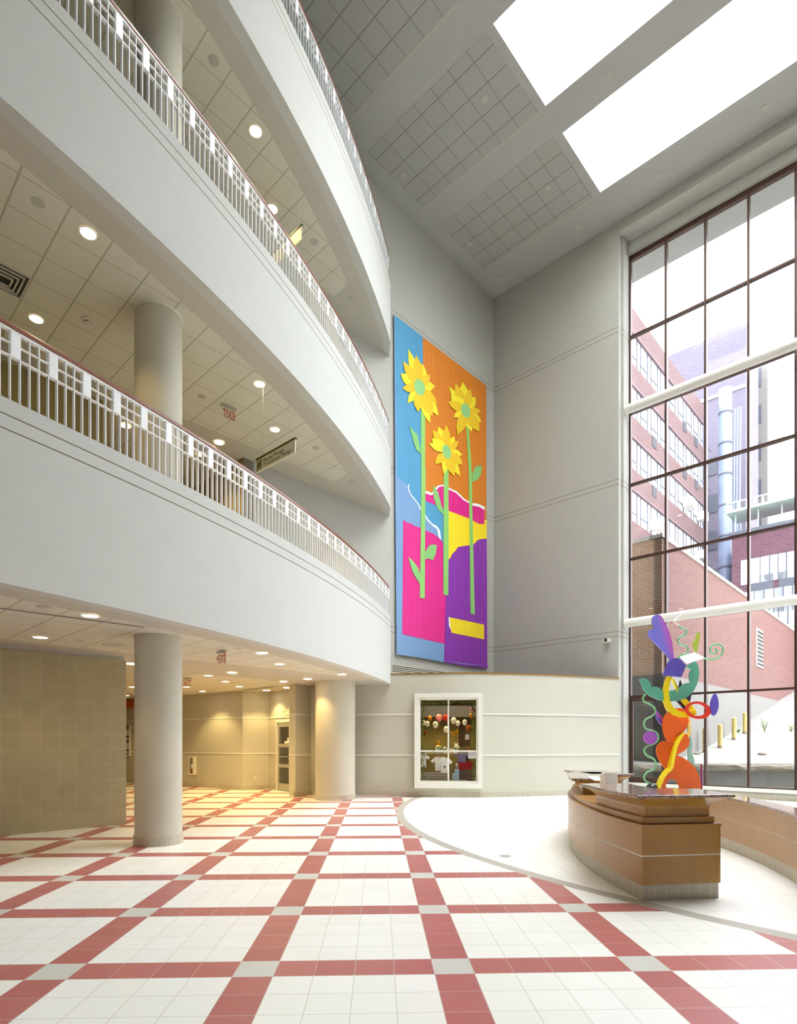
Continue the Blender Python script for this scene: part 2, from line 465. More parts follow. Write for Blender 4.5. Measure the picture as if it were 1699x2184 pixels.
# ------------------------------------------------------------------ main walls
m = MB(); m.slab(AB(-.3, 0), AB(11.3, 0), NB, 0, .35, SOFF[0]+.002, CEIL)
struct(m.build('wall_back', 'painted wall with reveals'), 'tall painted wall behind the flower banner')
m = MB()
m.slab(AB(0, -.4), AB(0, 5.04), NR, 0, .27, 0, CEIL)
m.slab(AB(0, -.4), AB(0, 5.10), NR, .27, 1.05, 0, CEIL)
struct(m.build('wall_right', 'painted wall with reveals', bevel=.015), 'tall painted wall that holds the great window')
m = MB()
m.slab(AB(0, 5.04), AB(0, 17.2), NR, 0, .62, 19.13, CEIL)
m.slab(AB(0, 5.10), AB(0, 17.2), NR, .62, .86, 18.72, CEIL)
struct(m.build('wall_right', 'painted wall'), 'painted head of the great window')
m = MB(); m.slab(AB(0, 17.2), AB(0, 24), NR, 0, 1.05, 0, CEIL)
struct(m.build('wall_right', 'painted wall'))
m = MB(); m.slab(AB(0, 5.10), AB(0, 17.2), NR, .75, 1.05, -.2, .22)
struct(m.build('wall_right', 'painted wall'))
m = MB(); m.slab(AB(0, 5.10), AB(0, 17.2), NR, .70, 1.1, .22, .33)
struct(m.build('trim_1', 'white trim', bevel=.01), 'white sill under the great window')
m = MB(); m.slab(AB(0, 5.12), AB(0, 17.2), NR, .725, .75, 0, .17)
struct(m.build('baseboard_right', 'base tile'))
m = MB(); m.slab(AB(0, 24), AB(36, 24), DR, 0, .3, 0, CEIL+.3)
struct(m.build('wall_front', 'painted wall'))
m = MB(); m.slab(AB(35, 24.3), AB(35, -24), DB, 0, .3, 0, CEIL+.3)
struct(m.build('wall_left', 'painted wall'))
m = MB(); m.slab(AB(36, -20), AB(-3, -20), -DR, 0, .3, 0, CEIL+.3)
m.slab(AB(-2.6, -20), AB(-2.6, 0), -DB, 0, .3, 0, CEIL+.3)
struct(m.build('wall_far', 'painted wall'))

# ------------------------------------------------------------------ main ceiling, skylights
sk = [[toAB(atZ(*q, CEIL)) for q in pr] for pr in (((1163, 226), (1052, 50)), ((1279, 411), (1199, 284)))]
SKY_B = (sk[0][0][1]+sk[0][1][1]+sk[1][0][1]+sk[1][1][1])/4
HOLES = [(sk[1][0][0], sk[1][1][0]), (sk[0][0][0], sk[0][1][0])]
HOLES += [(HOLES[1][0]+3.53*k, HOLES[1][1]+3.53*k) for k in (1,)]      # a ranges from the window wall's corner; the last, unseen, added for overhead light
B1 = SKY_B+11.0
m = MB()
def cell(a0, a1, b0, b1): m.prism([AB(a0, b0), AB(a0, b1), AB(a1, b1), AB(a1, b0)], CEIL, CEIL+.3)
cell(-3, 36, -21, SKY_B); cell(-3, 36, B1, 25)
a = -3
for h0, h1 in HOLES: cell(a, h0, SKY_B, B1); a = h1
cell(a, 36, SKY_B, B1)
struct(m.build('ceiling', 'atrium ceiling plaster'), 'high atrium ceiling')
HT = 2.6
for i, (h0, h1) in enumerate(HOLES):
    r = thing('skylight', ['deep white skylight well over the window side of the atrium ceiling',
                           'deep white skylight well second from the window side', 'unseen third skylight well, added for more light from above'][i], 'skylight', (*AB((h0+h1)/2, SKY_B+2), CEIL))
    r['kind'] = 'structure'
    m = MB()
    m.slab(AB(h0, SKY_B), AB(h0, B1), DB, -.12, 0, CEIL+.3, CEIL+HT); m.slab(AB(h1, SKY_B), AB(h1, B1), DB, 0, .12, CEIL+.3, CEIL+HT)
    m.slab(AB(h0-.12, SKY_B), AB(h1+.12, SKY_B), DR, -.12, 0, CEIL+.3, CEIL+HT); m.slab(AB(h0-.12, B1), AB(h1+.12, B1), DR, 0, .12, CEIL+.3, CEIL+HT)
    m.build('well', 'white trim', r)
    m = MB()
    for k in range(8):
        b = SKY_B+k*(B1-SKY_B)/7; m.slab(AB(h0, b), AB(h1, b), DR, -.03, .03, CEIL+HT-.12, CEIL+HT+.05)
    m.slab(AB((h0+h1)/2, SKY_B), AB((h0+h1)/2, B1), DB, -.03, .03, CEIL+HT-.12, CEIL+HT+.05)
    m.build('glazing_bars', 'white metal', r)
    m = MB(); m.prism([AB(h0, SKY_B), AB(h0, B1), AB(h1, B1), AB(h1, SKY_B)], CEIL+HT+.05, CEIL+HT+.06)
    m.build('glazing', 'window glass', r)
# acoustic tile fields in the atrium ceiling; grey edge strips imitate a reveal's shadow
fields = [((1036, 69), (1146, 240), (902, 444), (783, 323)), ((1176, 287), (1263, 422), (1032, 576), (941, 485))]
def field_slab(poly, z, mat, name='ceiling_tile_field', t=.006):
    m = MB(); m.prism(poly, z-t, z+.01); return struct(m.build('trim_2', mat))
for q in fields:
    ab = [toAB(atZ(*p, CEIL)) for p in q]
    a0 = (ab[1][0]+ab[2][0])/2; a1 = (ab[0][0]+ab[3][0])/2; b1 = (ab[0][1]+ab[1][1])/2; b0 = (ab[2][1]+ab[3][1])/2
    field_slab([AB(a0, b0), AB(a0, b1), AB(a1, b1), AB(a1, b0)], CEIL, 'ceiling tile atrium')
    m = MB(); m.slab(AB(a0, b0), AB(a0, b1), DB, -.05, 0, CEIL-.008, CEIL+.01); struct(m.build('reveal_shadow', 'cover plate'))
a0 = toAB(atZ(737, 262, CEIL))[0]; a0 = (a0+toAB(atZ(980, 0, CEIL))[0])/2
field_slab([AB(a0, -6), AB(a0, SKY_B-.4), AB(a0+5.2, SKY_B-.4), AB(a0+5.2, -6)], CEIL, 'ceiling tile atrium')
m = MB(); m.slab(AB(a0, -6), AB(a0, SKY_B-.4), DB, -.06, 0, CEIL-.008, CEIL+.01); struct(m.build('reveal_shadow', 'cover plate'))

# ------------------------------------------------------------------ balcony slabs, fronts, soffits
E1 = arc(S_END); E2 = AB(5.94, 0)
S_FAR = -42.0
def slab_poly(inset):
    ss = [S_END+(S_FAR-S_END)*i/160 for i in range(161)]
    d_ = (E2-E1).normalized(); d_ = V2(-d_.y, d_.x)
    return [E2+d_*.17, E1+d_*.17]+[arc(q, AR-inset) for q in ss]+[AB(34.8, -4.0), AB(34.8, -19.9), AB(-2.55, -19.9), AB(-2.55, -.3), AB(5.9, -.3)]
def tile_field(z, mat, a_in, b0):
    """area within a border along the front, away from the walls"""
    pts = []
    for i in range(121):
        q = S_END+(-30-S_END)*i/120; p = arc(q, AR-.62); pts.append(p)
    pts = [p for p in pts if toAB(p)[1] > b0]
    ab = [toAB(p) for p in pts]
    # cut by the end line near the banner wall and close along the inner line
    pts = [p for p, q in zip(pts, ab) if q[0] > a_in]
    last = toAB(pts[-1])
    poly = pts+[AB(last[0], b0), AB(a_in, b0)]
    return field_slab(poly, z, mat)
for i in range(3):
    m = MB(); m.prism(slab_poly(.22), SOFF[i], FLOOR[i])
    struct(m.build('ceiling', 'soffit plaster'), ['underside of the lowest balcony over the lobby', 'underside of the middle balcony', 'underside of the top balcony'][i])
    m = MB(); m.band(S_FAR, S_END, AR-.22, AR, SOFF[i], CURB[i], 160)
    n_ = (E2-E1).normalized(); n_ = V2(-n_.y, n_.x)
    m.slab(E1, E2, n_, 0, .22, SOFF[i]-.004, CURB[i])
    o = struct(m.build('balcony_front', 'fascia plaster', smooth=True), ['plain curved front of the lowest balcony', 'plain curved front of the middle balcony', 'plain curved front of the top balcony'][i])
    tile_field(SOFF[i], ['ceiling tile ground', 'ceiling tile second', 'ceiling tile third'][i], 8.75, [1.05, .63, .63][i])
# second field over the corridor of the ground floor
field_slab([AB(11.9, -1.3), AB(8.6, -1.3), AB(8.6, -18), AB(11.9, -18)], SOFF[0], 'ceiling tile ground')
for z, mt in ((SOFF[1], 'ceiling tile second'), (SOFF[2], 'ceiling tile third')):
    field_slab([AB(13.9, -1.0), AB(11.8, -1.0), AB(11.8, -9), AB(13.9, -9)], z, mt)

# upper floors: core wall, corridor returns
for i, (z0, z1) in enumerate(((FLOOR[0], SOFF[1]), (FLOOR[1], SOFF[2]), (FLOOR[2], CEIL))):
    m = MB()
    m.slab(AB(14.6, 0), AB(30, 0), NB, 0, .3, z0, z1)
    m.slab(AB(14.6, -.3), AB(14.6, -9), DB, 0, .3, z0, z1)
    m.slab(AB(11.3, 0), AB(11.3, -9), -DB, 0, .3, z0, z1)
    m.slab(AB(11, -9), AB(15, -9), NB, 0, .3, z0, z1)
    struct(m.build('wall_core', 'olive wall paint'))

# ------------------------------------------------------------------ ground floor walls
TW0, TW1 = atZ(0, 1784, 0), atZ(266, 1757, 0)
td = (TW1-TW0).normalized(); tn = V2(-td.y, td.x)
TWL = TW0-td*9
m = MB(); m.slab(TWL, TW1, tn, .035, .40, 0, SOFF[0]); m.slab(TW1-td*.3, TW1, tn, .40, 9.0, 0, SOFF[0])
struct(m.build('wall_core', 'soffit plaster'))
m = MB(); m.slab(TWL, TW1, tn, 0, .035, 0, 3.487); m.slab(TW1, TW1+td*.03, tn, 0, 9.0, 0, 3.487)
struct(m.build('wall_tiled', 'sandstone wall tile'), 'sandstone tile wall left of the round column')
cA, cB, cC, cD = atZ(390, 1676.7, 0), atZ(517, 1685.5, 0), atZ(573, 1682.6, 0), atZ(590, 1685, 0)
pL, pC, pR = atZ(617, 1697, 0), atZ(629.6, 1699.6, 0), atZ(671, 1694, 0)
far = cB+(cA-cB).normalized()*19
dC = (cD-cC).normalized()
cE = cC+dC*3.8
m = MB(); m.run([far, cB, cC], -.15, 0, 0, SOFF[0])
struct(m.build('wall_corridor', 'lobby wall paint'), 'painted corridor wall with spot lit patches')
def rails(pts, name='trim_4', off=0.0):
    for z in (1.32, 2.62):
        mm = MB(); mm.run(pts, off, off+.022, z-.022, z+.022); struct(mm.build(name, 'white trim', bevel=.006))
    mm = MB(); mm.run(pts, off, off+.014, 0, .165); struct(mm.build('baseboard_lobby', 'base tile'))
rails([far, cB, cC])
DOOR0 = cC+dC*(on_line(589.5, cC, dC)[0]); DOOR1 = DOOR0+dC*1.05
m = MB()
n_ = V2(dC.y, -dC.x)
m.slab(cC, DOOR0, n_, -.15, 0, 0, SOFF[0]); m.slab(DOOR1, cE, n_, -.15, 0, 0, SOFF[0]); m.slab(DOOR0, DOOR1, n_, -.15, 0, 2.50, SOFF[0])
struct(m.build('wall_door', 'lobby wall paint'))
rails([cC, DOOR0])
mm = MB(); mm.slab(DOOR0-dC*.02, DOOR1+dC*.1, n_, 0, .022, 2.60, 2.644); struct(mm.build('trim_4', 'white trim'))
# room behind the glazed door
m = MB(); m.slab(DOOR0-dC*.5, DOOR1+dC*2, n_, -3.2, -3.1, 0, SOFF[0]); m.slab(DOOR0-dC*.6, DOOR0-dC*.5, n_, -3.2, -.15, 0, SOFF[0]); m.slab(DOOR1+dC*2, DOOR1+dC*2.1, n_, -3.2, -.15, 0, SOFF[0])
struct(m.build('wall_office', 'lobby wall paint'))
# pillar
dL = (pL-pC).normalized(); dPR = (pR-pC).normalized()
pillar_end = pC+dPR*2.6
m = MB(); m.prism([pL, pC, pillar_end, pL+dPR*2.6], 0, SOFF[0])
struct(m.build('wall_pillar', 'lobby wall paint'), 'square pillar left of the wide round column')
rails([pL, pC, pillar_end])

# gift shop wall, curved, with a coping on top
cap0 = [atZ(px, py, 3.92) for px, py in ((900, 1436), (960, 1434.5), (1039, 1435), (1120, 1436.9), (1201, 1440))]
GP = [V2(-3.1, 19.15), V2(-1.35, 18.48), V2(-.35, 18.32)]+cap0+[AB(0, 5.06)]
GW = [V2(p.x, p.y) for p in smooth_path([(q.x, q.y, 0) for q in GP], 14)]
def gw_at(px):
    best = None
    for a, b in zip(GW, GW[1:]):
        ka, kb = a.x/a.y, b.x/b.y; k = (px-CX)/F
        if ka <= k <= kb:
            t = (k-ka)/(kb-ka); return a+(b-a)*t
    return GW[-1]
def gw_pts(p0, p1):
    k0, k1 = p0.x/p0.y, p1.x/p1.y
    return [p0]+[q for q in GW if k0 < q.x/q.y < k1]+[p1]
gl, gr = gw_at(889), gw_at(1022)
zg = lambda py, p: CH+(YH-py)/F*p.y
WZ0, WZ1 = zg(1671, gl), zg(1486, gl)
left, mid, right = gw_pts(GW[0], gl), gw_pts(gl, gr), gw_pts(gr, GW[-1])
m = MB()
m.run(left, -.2, 0, 0, 3.88); m.run(right, -.2, 0, 0, 3.88); m.run(mid, -.2, 0, 0, WZ0); m.run(mid, -.2, 0, WZ1, 3.88)
struct(m.build('wall_shop', 'lobby wall paint', smooth=True), 'curved painted wall around the shop window')
m = MB(); m.run([p for p in GW if p.x > -.6], -.22, .02, 3.88, 3.925)
struct(m.build('trim_5', 'oak cap'), 'oak coping along the curved shop wall')
fl, fr = gw_at(883), gw_at(1029)
rails(gw_pts(GW[0], fl)); rails(gw_pts(fr, GW[-1]))
mm = MB(); mm.run(gw_pts(fl, fr), 0, .014, 0, .165); struct(mm.build('baseboard_lobby', 'base tile'))

# columns
def column(c, r, z0, z1, foot, label, fm='base tile'):
    m = MB(); m.lathe(c, [(r, z0+(.166 if foot else 0)), (r, z1)], 72)
    o = struct(m.build('column', 'column paint', smooth=True), label)
    if foot:
        m = MB(); m.lathe(c, [(r+.02, z0), (r+.02, z0+.16), (r, z0+.17)], 72); struct(m.build('tile_foot', fm, o, smooth=True))
    else:
        m = MB(); m.lathe(c, [(r+.012, z1-.03), (r+.012, z1)], 72); struct(m.build('collar', 'white trim', o, smooth=True))
K1 = V2(-4.15, 9.91); K2 = V2(-1.93, 17.5)
column(K1, .383, 0, SOFF[0], True, 'round column standing on the lobby floor beside the stone wall', 'base tile column 1')
column(K2, .605, 0, SOFF[0], True, 'wide round column at the end of the lobby', 'base tile column 2')
column(K1, .383, FLOOR[0], SOFF[1], False, 'round column on the lowest balcony')
column(K1, .383, FLOOR[1], SOFF[2], False, 'round column on the middle balcony')

# ------------------------------------------------------------------ great window
BAY = [5.10+.04]+[6.32+1.207*i for i in range(9)]+[17.16]
BAR = [3.32, 5.80, 8.135, 10.735, 13.24, 15.90]
win = thing('window_1', 'great brown framed window beside the tall painted wall', 'window', Rp(11, .33, .8)); win['kind'] = 'structure'
def fb(t0, t1, z0, z1, d0=.75, d1=.90):
    m = MB(); m.slab(AB(0, t0), AB(0, t1), NR, d0, d1, z0, z1); return m
m = fb(5.10, 5.16, .33, 18.72); m.slab(AB(0, 17.14), AB(0, 17.2), NR, .75, .9, .33, 18.72)
m.slab(AB(0, 5.10), AB(0, 17.2), NR, .75, .9, 18.56, 18.72); m.slab(AB(0, 5.10), AB(0, 17.2), NR, .75, .9, .33, .37)
m.build('frame', 'bronze frame', win, bevel=.006)
for t in BAY[1:-1]:
    fb(t-.033, t+.033, .37, 18.56, .74, .92).build('mullion', 'bronze frame', win, bevel=.006)
for z in BAR:
    fb(5.16, 17.14, z-.035, z+.035, .755, .90).build('transom', 'bronze frame', win, bevel=.006)
m = fb(5.12, 17.18, .35, 18.7, .835, .845); m.build('glazing', 'solar glass', win)
# glazed door in the lowest bay next to the wall
dr = thing('door_2', 'brown framed glass door in the bottom corner bay of the great window', 'door', Rp(5.7, .37, .8)); dr['kind'] = 'structure'
m = fb(5.17, 5.24, .375, 3.28, .735, .80); m.slab(AB(0, 6.20), AB(0, 6.285), NR, .735, .80, .375, 3.28)
m.slab(AB(0, 5.24), AB(0, 6.20), NR, .735, .80, 3.15, 3.28); m.slab(AB(0, 5.24), AB(0, 6.20), NR, .735, .80, .375, .52)
m.build('door_frame', 'bronze frame', dr, bevel=.005)
for z in (.6, 1.5, 2.9):
    m = MB(); m.tube([Rp(5.20, z-.06, .725), Rp(5.20, z+.06, .725)], .014, 8); m.build('hinge', 'dark slot', dr)
# white tube braces across the window
for z, lb in ((13.19, 'white round brace tube crossing the upper part of the great window'), (5.83, 'white round brace tube above the sculpture')):
    m = MB(); m.tube([Rp(5.105, z, .40), Rp(17.19, z, .40)], .15, 28)
    o = m.build('brace_tube', 'white tube paint', smooth=True); tag(o, lb, 'brace tube', 'brace tubes of the great window')

# ------------------------------------------------------------------ railings
PITCH = .43354/4
PH = {0: -18.5046, 1: -17.1726, 2: -12.9274}
tags = ['white balcony railing with a wooden handrail on the lowest balcony', 'white balcony railing with a wooden handrail on the middle balcony',
        'white balcony railing with a wooden handrail on the top balcony']
RR = AR-.06
def bar_mesh(name, rad, z0, z1, half):
    """one upright: rad = (inner, outer) radius, half = half width along the front"""
    m = MB(); pts = []
    for z in (z0, z1):
        for r, q in ((rad[0], -half), (rad[0], half), (rad[1], half), (rad[1], -half)):
            pts.append((r-RR, q, z))
    m.hexa(pts); me = bpy.data.meshes.new(name); me.from_pydata(m.v, [], m.f); me.materials.append(MATS['white metal']); return me
BAL = bar_mesh('baluster', (RR-.045, RR), .0, .84, .006)
PAN = bar_mesh('panel', (RR-.008, RR+.006), .55, .85, PITCH/2-.004)
s_start = {0: -19.6, 1: -19.2, 2: -15.6}
for lv in range(3):
    z = CURB[lv]
    rt = thing('railing', tags[lv], 'railing', (*arc(-12, RR), z), 'railings of the three balconies')
    def on_arc(me, name, s):
        o = bpy.data.objects.new(name, me); COL.objects.link(o); o.parent = rt
        f = s/AR; p = arc(s, RR); mw = Matrix.Translation((p.x, p.y, z)) @ Matrix.Rotation(f, 4, 'Z')
        o.matrix_parent_inverse = Matrix.Translation(rt.location).inverted(); o.matrix_basis = mw
        return o
    k0 = math.ceil((s_start[lv]-PH[lv])/PITCH); k1 = math.floor((S_END-.03-PH[lv])/PITCH)
    ks = list(range(k0, k1+1))
    for k in ks[:98]: on_arc(BAL, 'baluster', PH[lv]+k*PITCH)
    rest = MB()
    for s in [PH[lv]+k*PITCH for k in ks[98:]]+[PH[lv]+k*PITCH for k in range(k0-110, k0)]:
        a, b = arc(s, RR-.045), arc(s, RR); d = (b-a).normalized(); d = V2(-d.y, d.x); rest.slab(a, b, d, -.006, .006, z, z+.84)
    o = rest.build('baluster', 'white metal', rt); o['kind'] = 'stuff'
    for k in ks:
        if k % 4 == 0: on_arc(PAN, 'panel', PH[lv]+(k+.5)*PITCH)
    s1 = S_END-.02; s0 = s_start[lv]-12
    m = MB(); m.band(s0, s1, RR-.075, RR+.02, z+.865, z+.925, 120); m.build('handrail', 'handrail wood', rt, smooth=True, bevel=.012)
    m = MB(); m.band(s0, s1, RR-.05, RR+.008, z+.84, z+.866, 120); m.build('top_rail', 'white metal', rt)
    m = MB(); m.band(s0, s1, RR-.03, RR+.002, z+.692, z+.704, 120); m.build('middle_rail', 'white metal', rt)
    m = MB(); m.band(s0, s1, RR-.05, RR+.002, z+.544, z+.556, 120); m.build('lower_rail', 'white metal', rt)

# ------------------------------------------------------------------ reception desk
DC, DRAD = V2(11.98, 7.445), 9.374
def desk_arc(Y, inset=0.0):
    r = DRAD-inset; y = Y-DC.y
    return V2(DC.x-math.sqrt(max(r*r-y*y, 0)), Y)
def inset_poly(poly, d):
    """move every edge of a plan polygon inwards by d (outwards if negative)"""
    n = len(poly); area = sum(poly[i].x*poly[(i+1) % n].y-poly[(i+1) % n].x*poly[i].y for i in range(n))
    sgn = 1 if area > 0 else -1; out = []
    for i in range(n):
        a, b, c = poly[i-1], poly[i], poly[(i+1) % n]
        d1, d2 = (b-a).normalized(), (c-b).normalized()
        n1, n2 = V2(-d1.y, d1.x)*sgn, V2(-d2.y, d2.x)*sgn
        k = 1+n1.dot(n2); out.append(b+(n1+n2)*(d/max(k, .3)))
    return out
def ys(a, b, n): return [a+(b-a)*i/n for i in range(n+1)]
FA, FB = V2(2.679, 6.297), V2(3.608, 6.42)
sec1 = [FA, FB, V2(3.60, 6.98), V2(3.16, 7.02)]+[desk_arc(y, .46) for y in ys(7.2, 7.86, 6)]+[desk_arc(y) for y in reversed(ys(6.45, 7.86, 10))]
base = [FA, FB, V2(3.60, 7.1), V2(3.12, 7.15)]+[desk_arc(y, .50) for y in ys(7.3, 10.9, 16)]+[desk_arc(y) for y in reversed(ys(6.45, 10.9, 30))]
sec2 = [desk_arc(y, .10) for y in ys(9.12, 10.85, 10)]+[desk_arc(y, .46) for y in reversed(ys(9.10, 10.85, 10))]
desk = thing('reception_desk', 'curved oak reception desk with raised granite counter near the great window', 'desk', (3.0, 7.5, 0))
m = MB(); m.prism(inset_poly(base, .015), 0, .175); m.build('tile_base', 'base tile', desk)
m = MB(); m.prism(base, .175, .488); m.build('lower_panel', 'oak veneer', desk, smooth=False)
m = MB(); m.prism(inset_poly(base, .003), .488, .502); m.build('inlay_strip', 'white trim', desk)
m = MB(); m.prism(base, .502, .815); m.prism(inset_poly(base, -.008), .815, .84); m.build('upper_panel', 'oak veneer', desk)
m = MB(); m.prism(inset_poly(base, .045), .84, .915); m.build('step_moulding', 'oak veneer', desk, bevel=.006)
for poly in (sec1, sec2):
    m = MB(); m.prism(inset_poly(poly, .085), .915, 1.005); m.build('frieze', 'oak veneer', desk)
def cove(mb, poly, i0, i1, z0, z1, n=7):
    """flared band whose outline grows from inset i0 at z0 to i1 at z1"""
    rings = []
    for k in range(n+1):
        t = k/n; e = 1-math.cos(t*math.pi/2)
        rings.append([(p.x, p.y, z0+(z1-z0)*t) for p in inset_poly(poly, i0+(i1-i0)*e)])
    L = len(poly); vs = [q for r in rings for q in r]; fs = [tuple(range(n*L, n*L+L)), tuple(reversed(range(L)))]
    for k in range(n):
        for i in range(L):
            j = (i+1) % L; fs.append((k*L+i, k*L+j, (k+1)*L+j, (k+1)*L+i))
    mb.add(vs, fs)
for poly in (sec1, sec2):
    m = MB(); cove(m, poly, .085, -.075, 1.005, 1.138); m.build('crown_moulding', 'oak veneer', desk)
for poly in (sec1, sec2):
    m = MB(); m.prism(inset_poly(poly, -.115), 1.138, 1.176); m.build('countertop', 'speckled granite', desk, bevel=.014)
# low screen wall that closes the ring on the window side
LC, LR = V2(-4.772, 10.1), 10.138
def low_arc(Y, off=0.0):
    r = LR+off; y = Y-LC.y; return V2(LC.x+math.sqrt(r*r-y*y), Y)
low = thing('low_wall', 'low curved oak wall with a granite cap behind the reception desk', 'low wall', (5.2, 9, 0))
lp = lambda off0, off1: [low_arc(y, off0) for y in ys(5.6, 11.0, 30)]+[low_arc(y, off1) for y in reversed(ys(5.6, 11.0, 30))]
m = MB(); m.prism(lp(.012, .30), 0, .175); m.build('tile_base', 'base tile', low)
m = MB(); m.prism(lp(0, .31), .175, .50); m.prism(lp(0, .31), .508, .80); m.prism(lp(-.006, .316), .80, .82); m.build('oak_panels', 'oak veneer', low)
m = MB(); m.prism(lp(.003, .307), .50, .508)
m.build('inlay_strip', 'white trim', low)
m = MB(); m.prism(lp(-.02, .33), .82, .855); m.build('granite_cap', 'speckled granite', low, bevel=.01)
# free standing counter at the back of the ring
bc = thing('back_counter', 'oak counter with granite top at the back of the reception ring', 'counter', (3.85, 10.9, 0))
bp = [V2(3.58, 10.42), V2(4.12, 10.47), V2(4.05, 11.6), V2(3.52, 11.55)]
m = MB(); m.prism(inset_poly(bp, .012), 0, .175); m.build('tile_base', 'base tile', bc)
m = MB(); m.prism(bp, .175, .90); m.prism(inset_poly(bp, .03), .90, 1.0); m.build('body', 'oak veneer', bc)
m = MB(); cove(m, bp, .03, -.10, 1.0, 1.12); m.prism(inset_poly(bp, -.10), 1.12, 1.138); m.build('crown_moulding', 'oak veneer', bc)
m = MB(); m.prism(inset_poly(bp, -.14), 1.138, 1.176); m.build('countertop', 'speckled granite', bc, bevel=.016)
# things on the desk's inner side
M('ivory plastic', srgb(246, 245, 238), 0.45, 0, .02)
M('screen dark', srgb(52, 54, 58), 0.2)
mon = thing('monitor', 'tilted ivory computer monitor standing behind the raised desk counter', 'monitor', (3.0, 8.35, .84))
def tilted(mb, c, d, tilt, yaw):
    R_ = Matrix.Rotation(yaw, 4, 'Z') @ Matrix.Rotation(tilt, 4, 'X'); pts = []
    for k in (-.5, .5):
        for i, j in ((-.5, -.5), (.5, -.5), (.5, .5), (-.5, .5)): pts.append(Vector(c)+R_ @ Vector((i*d[0], j*d[1], k*d[2])))
    mb.hexa(pts)
m = MB(); tilted(m, (3.06, 8.32, 1.17), (.19, .16, .27), -.22, .15); m.build('case', 'ivory plastic', mon, bevel=.012)
m = MB(); tilted(m, (3.08, 8.402, 1.19), (.15, .006, .2), -.22, .15); m.build('screen', 'screen dark', mon)
m = MB(); m.lathe((2.99, 8.34), [(.08, .917), (.07, .93), (.035, .945), (.035, 1.06)], 20); m.build('stand', 'ivory plastic', mon, smooth=True)
pt = tag((lambda mb: (tilted(mb, (2.945, 8.56, 1.205), (.16, .2, .012), .25, .3), mb.build('document_holder', 'ivory plastic', bevel=.003))[1])(MB()), 'white sloping document holder beside the desk monitor', 'document holder')
m = MB(); m.tube([(3.01, 8.52, .93), (3.01, 8.52, 1.205)], .012, 10); m.build('stem', 'ivory plastic', pt)
m = MB(); m.lathe((3.01, 8.52), [(.08, .917), (.075, .93), (.02, .938)], 20); m.build('foot', 'ivory plastic', pt)
fo = atZ(1077, 1826, 0)
m = MB(); m.lathe(fo, [(.085, .001), (.085, .006), (.07, .008)], 28); tag(m.build('floor_outlet_cover', 'cover plate', smooth=True), 'round metal outlet cover set in the white floor before the desk', 'outlet cover')

# ------------------------------------------------------------------ sculpture of painted metal cut-outs
SY = 12.5
def sq(x, y): return (x*.3055+1180, y*.3055+1280)
sc = thing('sculpture', 'tall abstract sculpture of bright painted metal cut-outs by the great window', 'sculpture', (*V2((1440-CX)/F*SY, SY), 0))
for nm, c in dict(orange=(232, 96, 2), teal=(96, 176, 150), yellow=(250, 222, 20), violet=(92, 78, 180), red=(226, 52, 34), navy=(46, 24, 62), lime=(198, 214, 92),
                  green=(128, 200, 144), magenta=(168, 30, 120), lilac=(150, 104, 196), paleyellow=(248, 226, 130), paleteal=(140, 190, 176), peach=(240, 190, 176)).items():
    M('sculpture '+nm, srgb(*c), 0.35, 0, .02)
M('sculpture white', srgb(244, 246, 248), 0.3)
def two_tone(name, c1, c2, fx):
    m, nt, p = new_mat(name); (x, y, z), o = pos(nt)
    h = fx(x, y, z); nt.links.new(mixc(nt, h, c1, c2), p.inputs['Base Color']); p.inputs['Roughness'].default_value = 0.35
hx = atY(*sq(745, 250), SY)
two_tone('sculpture heart', srgb(122, 116, 214), srgb(196, 84, 196), lambda x, y, z: ((x-hx.x)*1.6+(z-hx.z)*0.55+0.1).mx(0.0).mn(0.35)*2.857)
two_tone('sculpture stripes', srgb(124, 90, 200), srgb(206, 84, 188), lambda x, y, z: (((x+z*0.9)*11.0).fract()).gt(0.5))
two_tone('sculpture purple leaf', srgb(100, 92, 200), srgb(170, 84, 190), lambda x, y, z: (((x*1.0+z*1.3)*4.0).fract()).gt(0.5))
def sp(pts, dy=0.0, yaw=0.0):
    """photo outline onto an upright plane that stands dy behind the axis and is turned by yaw"""
    cx = sum(p[0] for p in pts)/len(pts); c = atY(*sq(cx, 800), SY+dy); out = []
    k = math.tan(yaw)
    for x, y in pts:
        px, py = sq(x, y); q = (px-CX)/F
        Y = (SY+dy-k*c.x)/(1-k*q); out.append(atY(px, py, Y))
    return out, Vector((math.sin(yaw)*-1, math.cos(yaw), 0))
def cut(name, pts, mat, dy=0.0, yaw=0.0, t=.03, parent=sc, sm=0):
    if sm:
        pts = [(p.x, p.y) for p in smooth_path([(x, y, 0) for x, y in pts], sm, True)]
    o, n = sp(pts, dy, yaw); m = MB(); m.plate(o, n, t); return m.build(name, mat, parent)
def wire(name, pts, mat, dy=0.0, r=.022, parent=sc, n=8):
    p3 = [atY(*sq(x, y), SY+dy) for x, y in pts]; m = MB(); m.tube(smooth_path(p3, n), r, 10); return m.build(name, mat, parent, smooth=True)
up = [(870, 753), (905, 757), (932, 790), (945, 845), (932, 892), (905, 925), (935, 940), (951, 975), (946, 1015), (915, 1052), (860, 1082), (840, 1100), (800, 1060), (820, 990), (795, 983), (775, 940), (765, 890), (766, 835), (785, 795), (825, 770)]
cut('upper_plate', up, 'sculpture orange', -.02, .25)
cut('middle_plate', [(795, 985), (820, 990), (850, 1010), (862, 1080), (845, 1120), (835, 1180), (800, 1195), (765, 1160), (735, 1115), (718, 1070), (718, 1030), (735, 1000), (765, 985)], 'sculpture orange', -.05, -.15, sm=4)
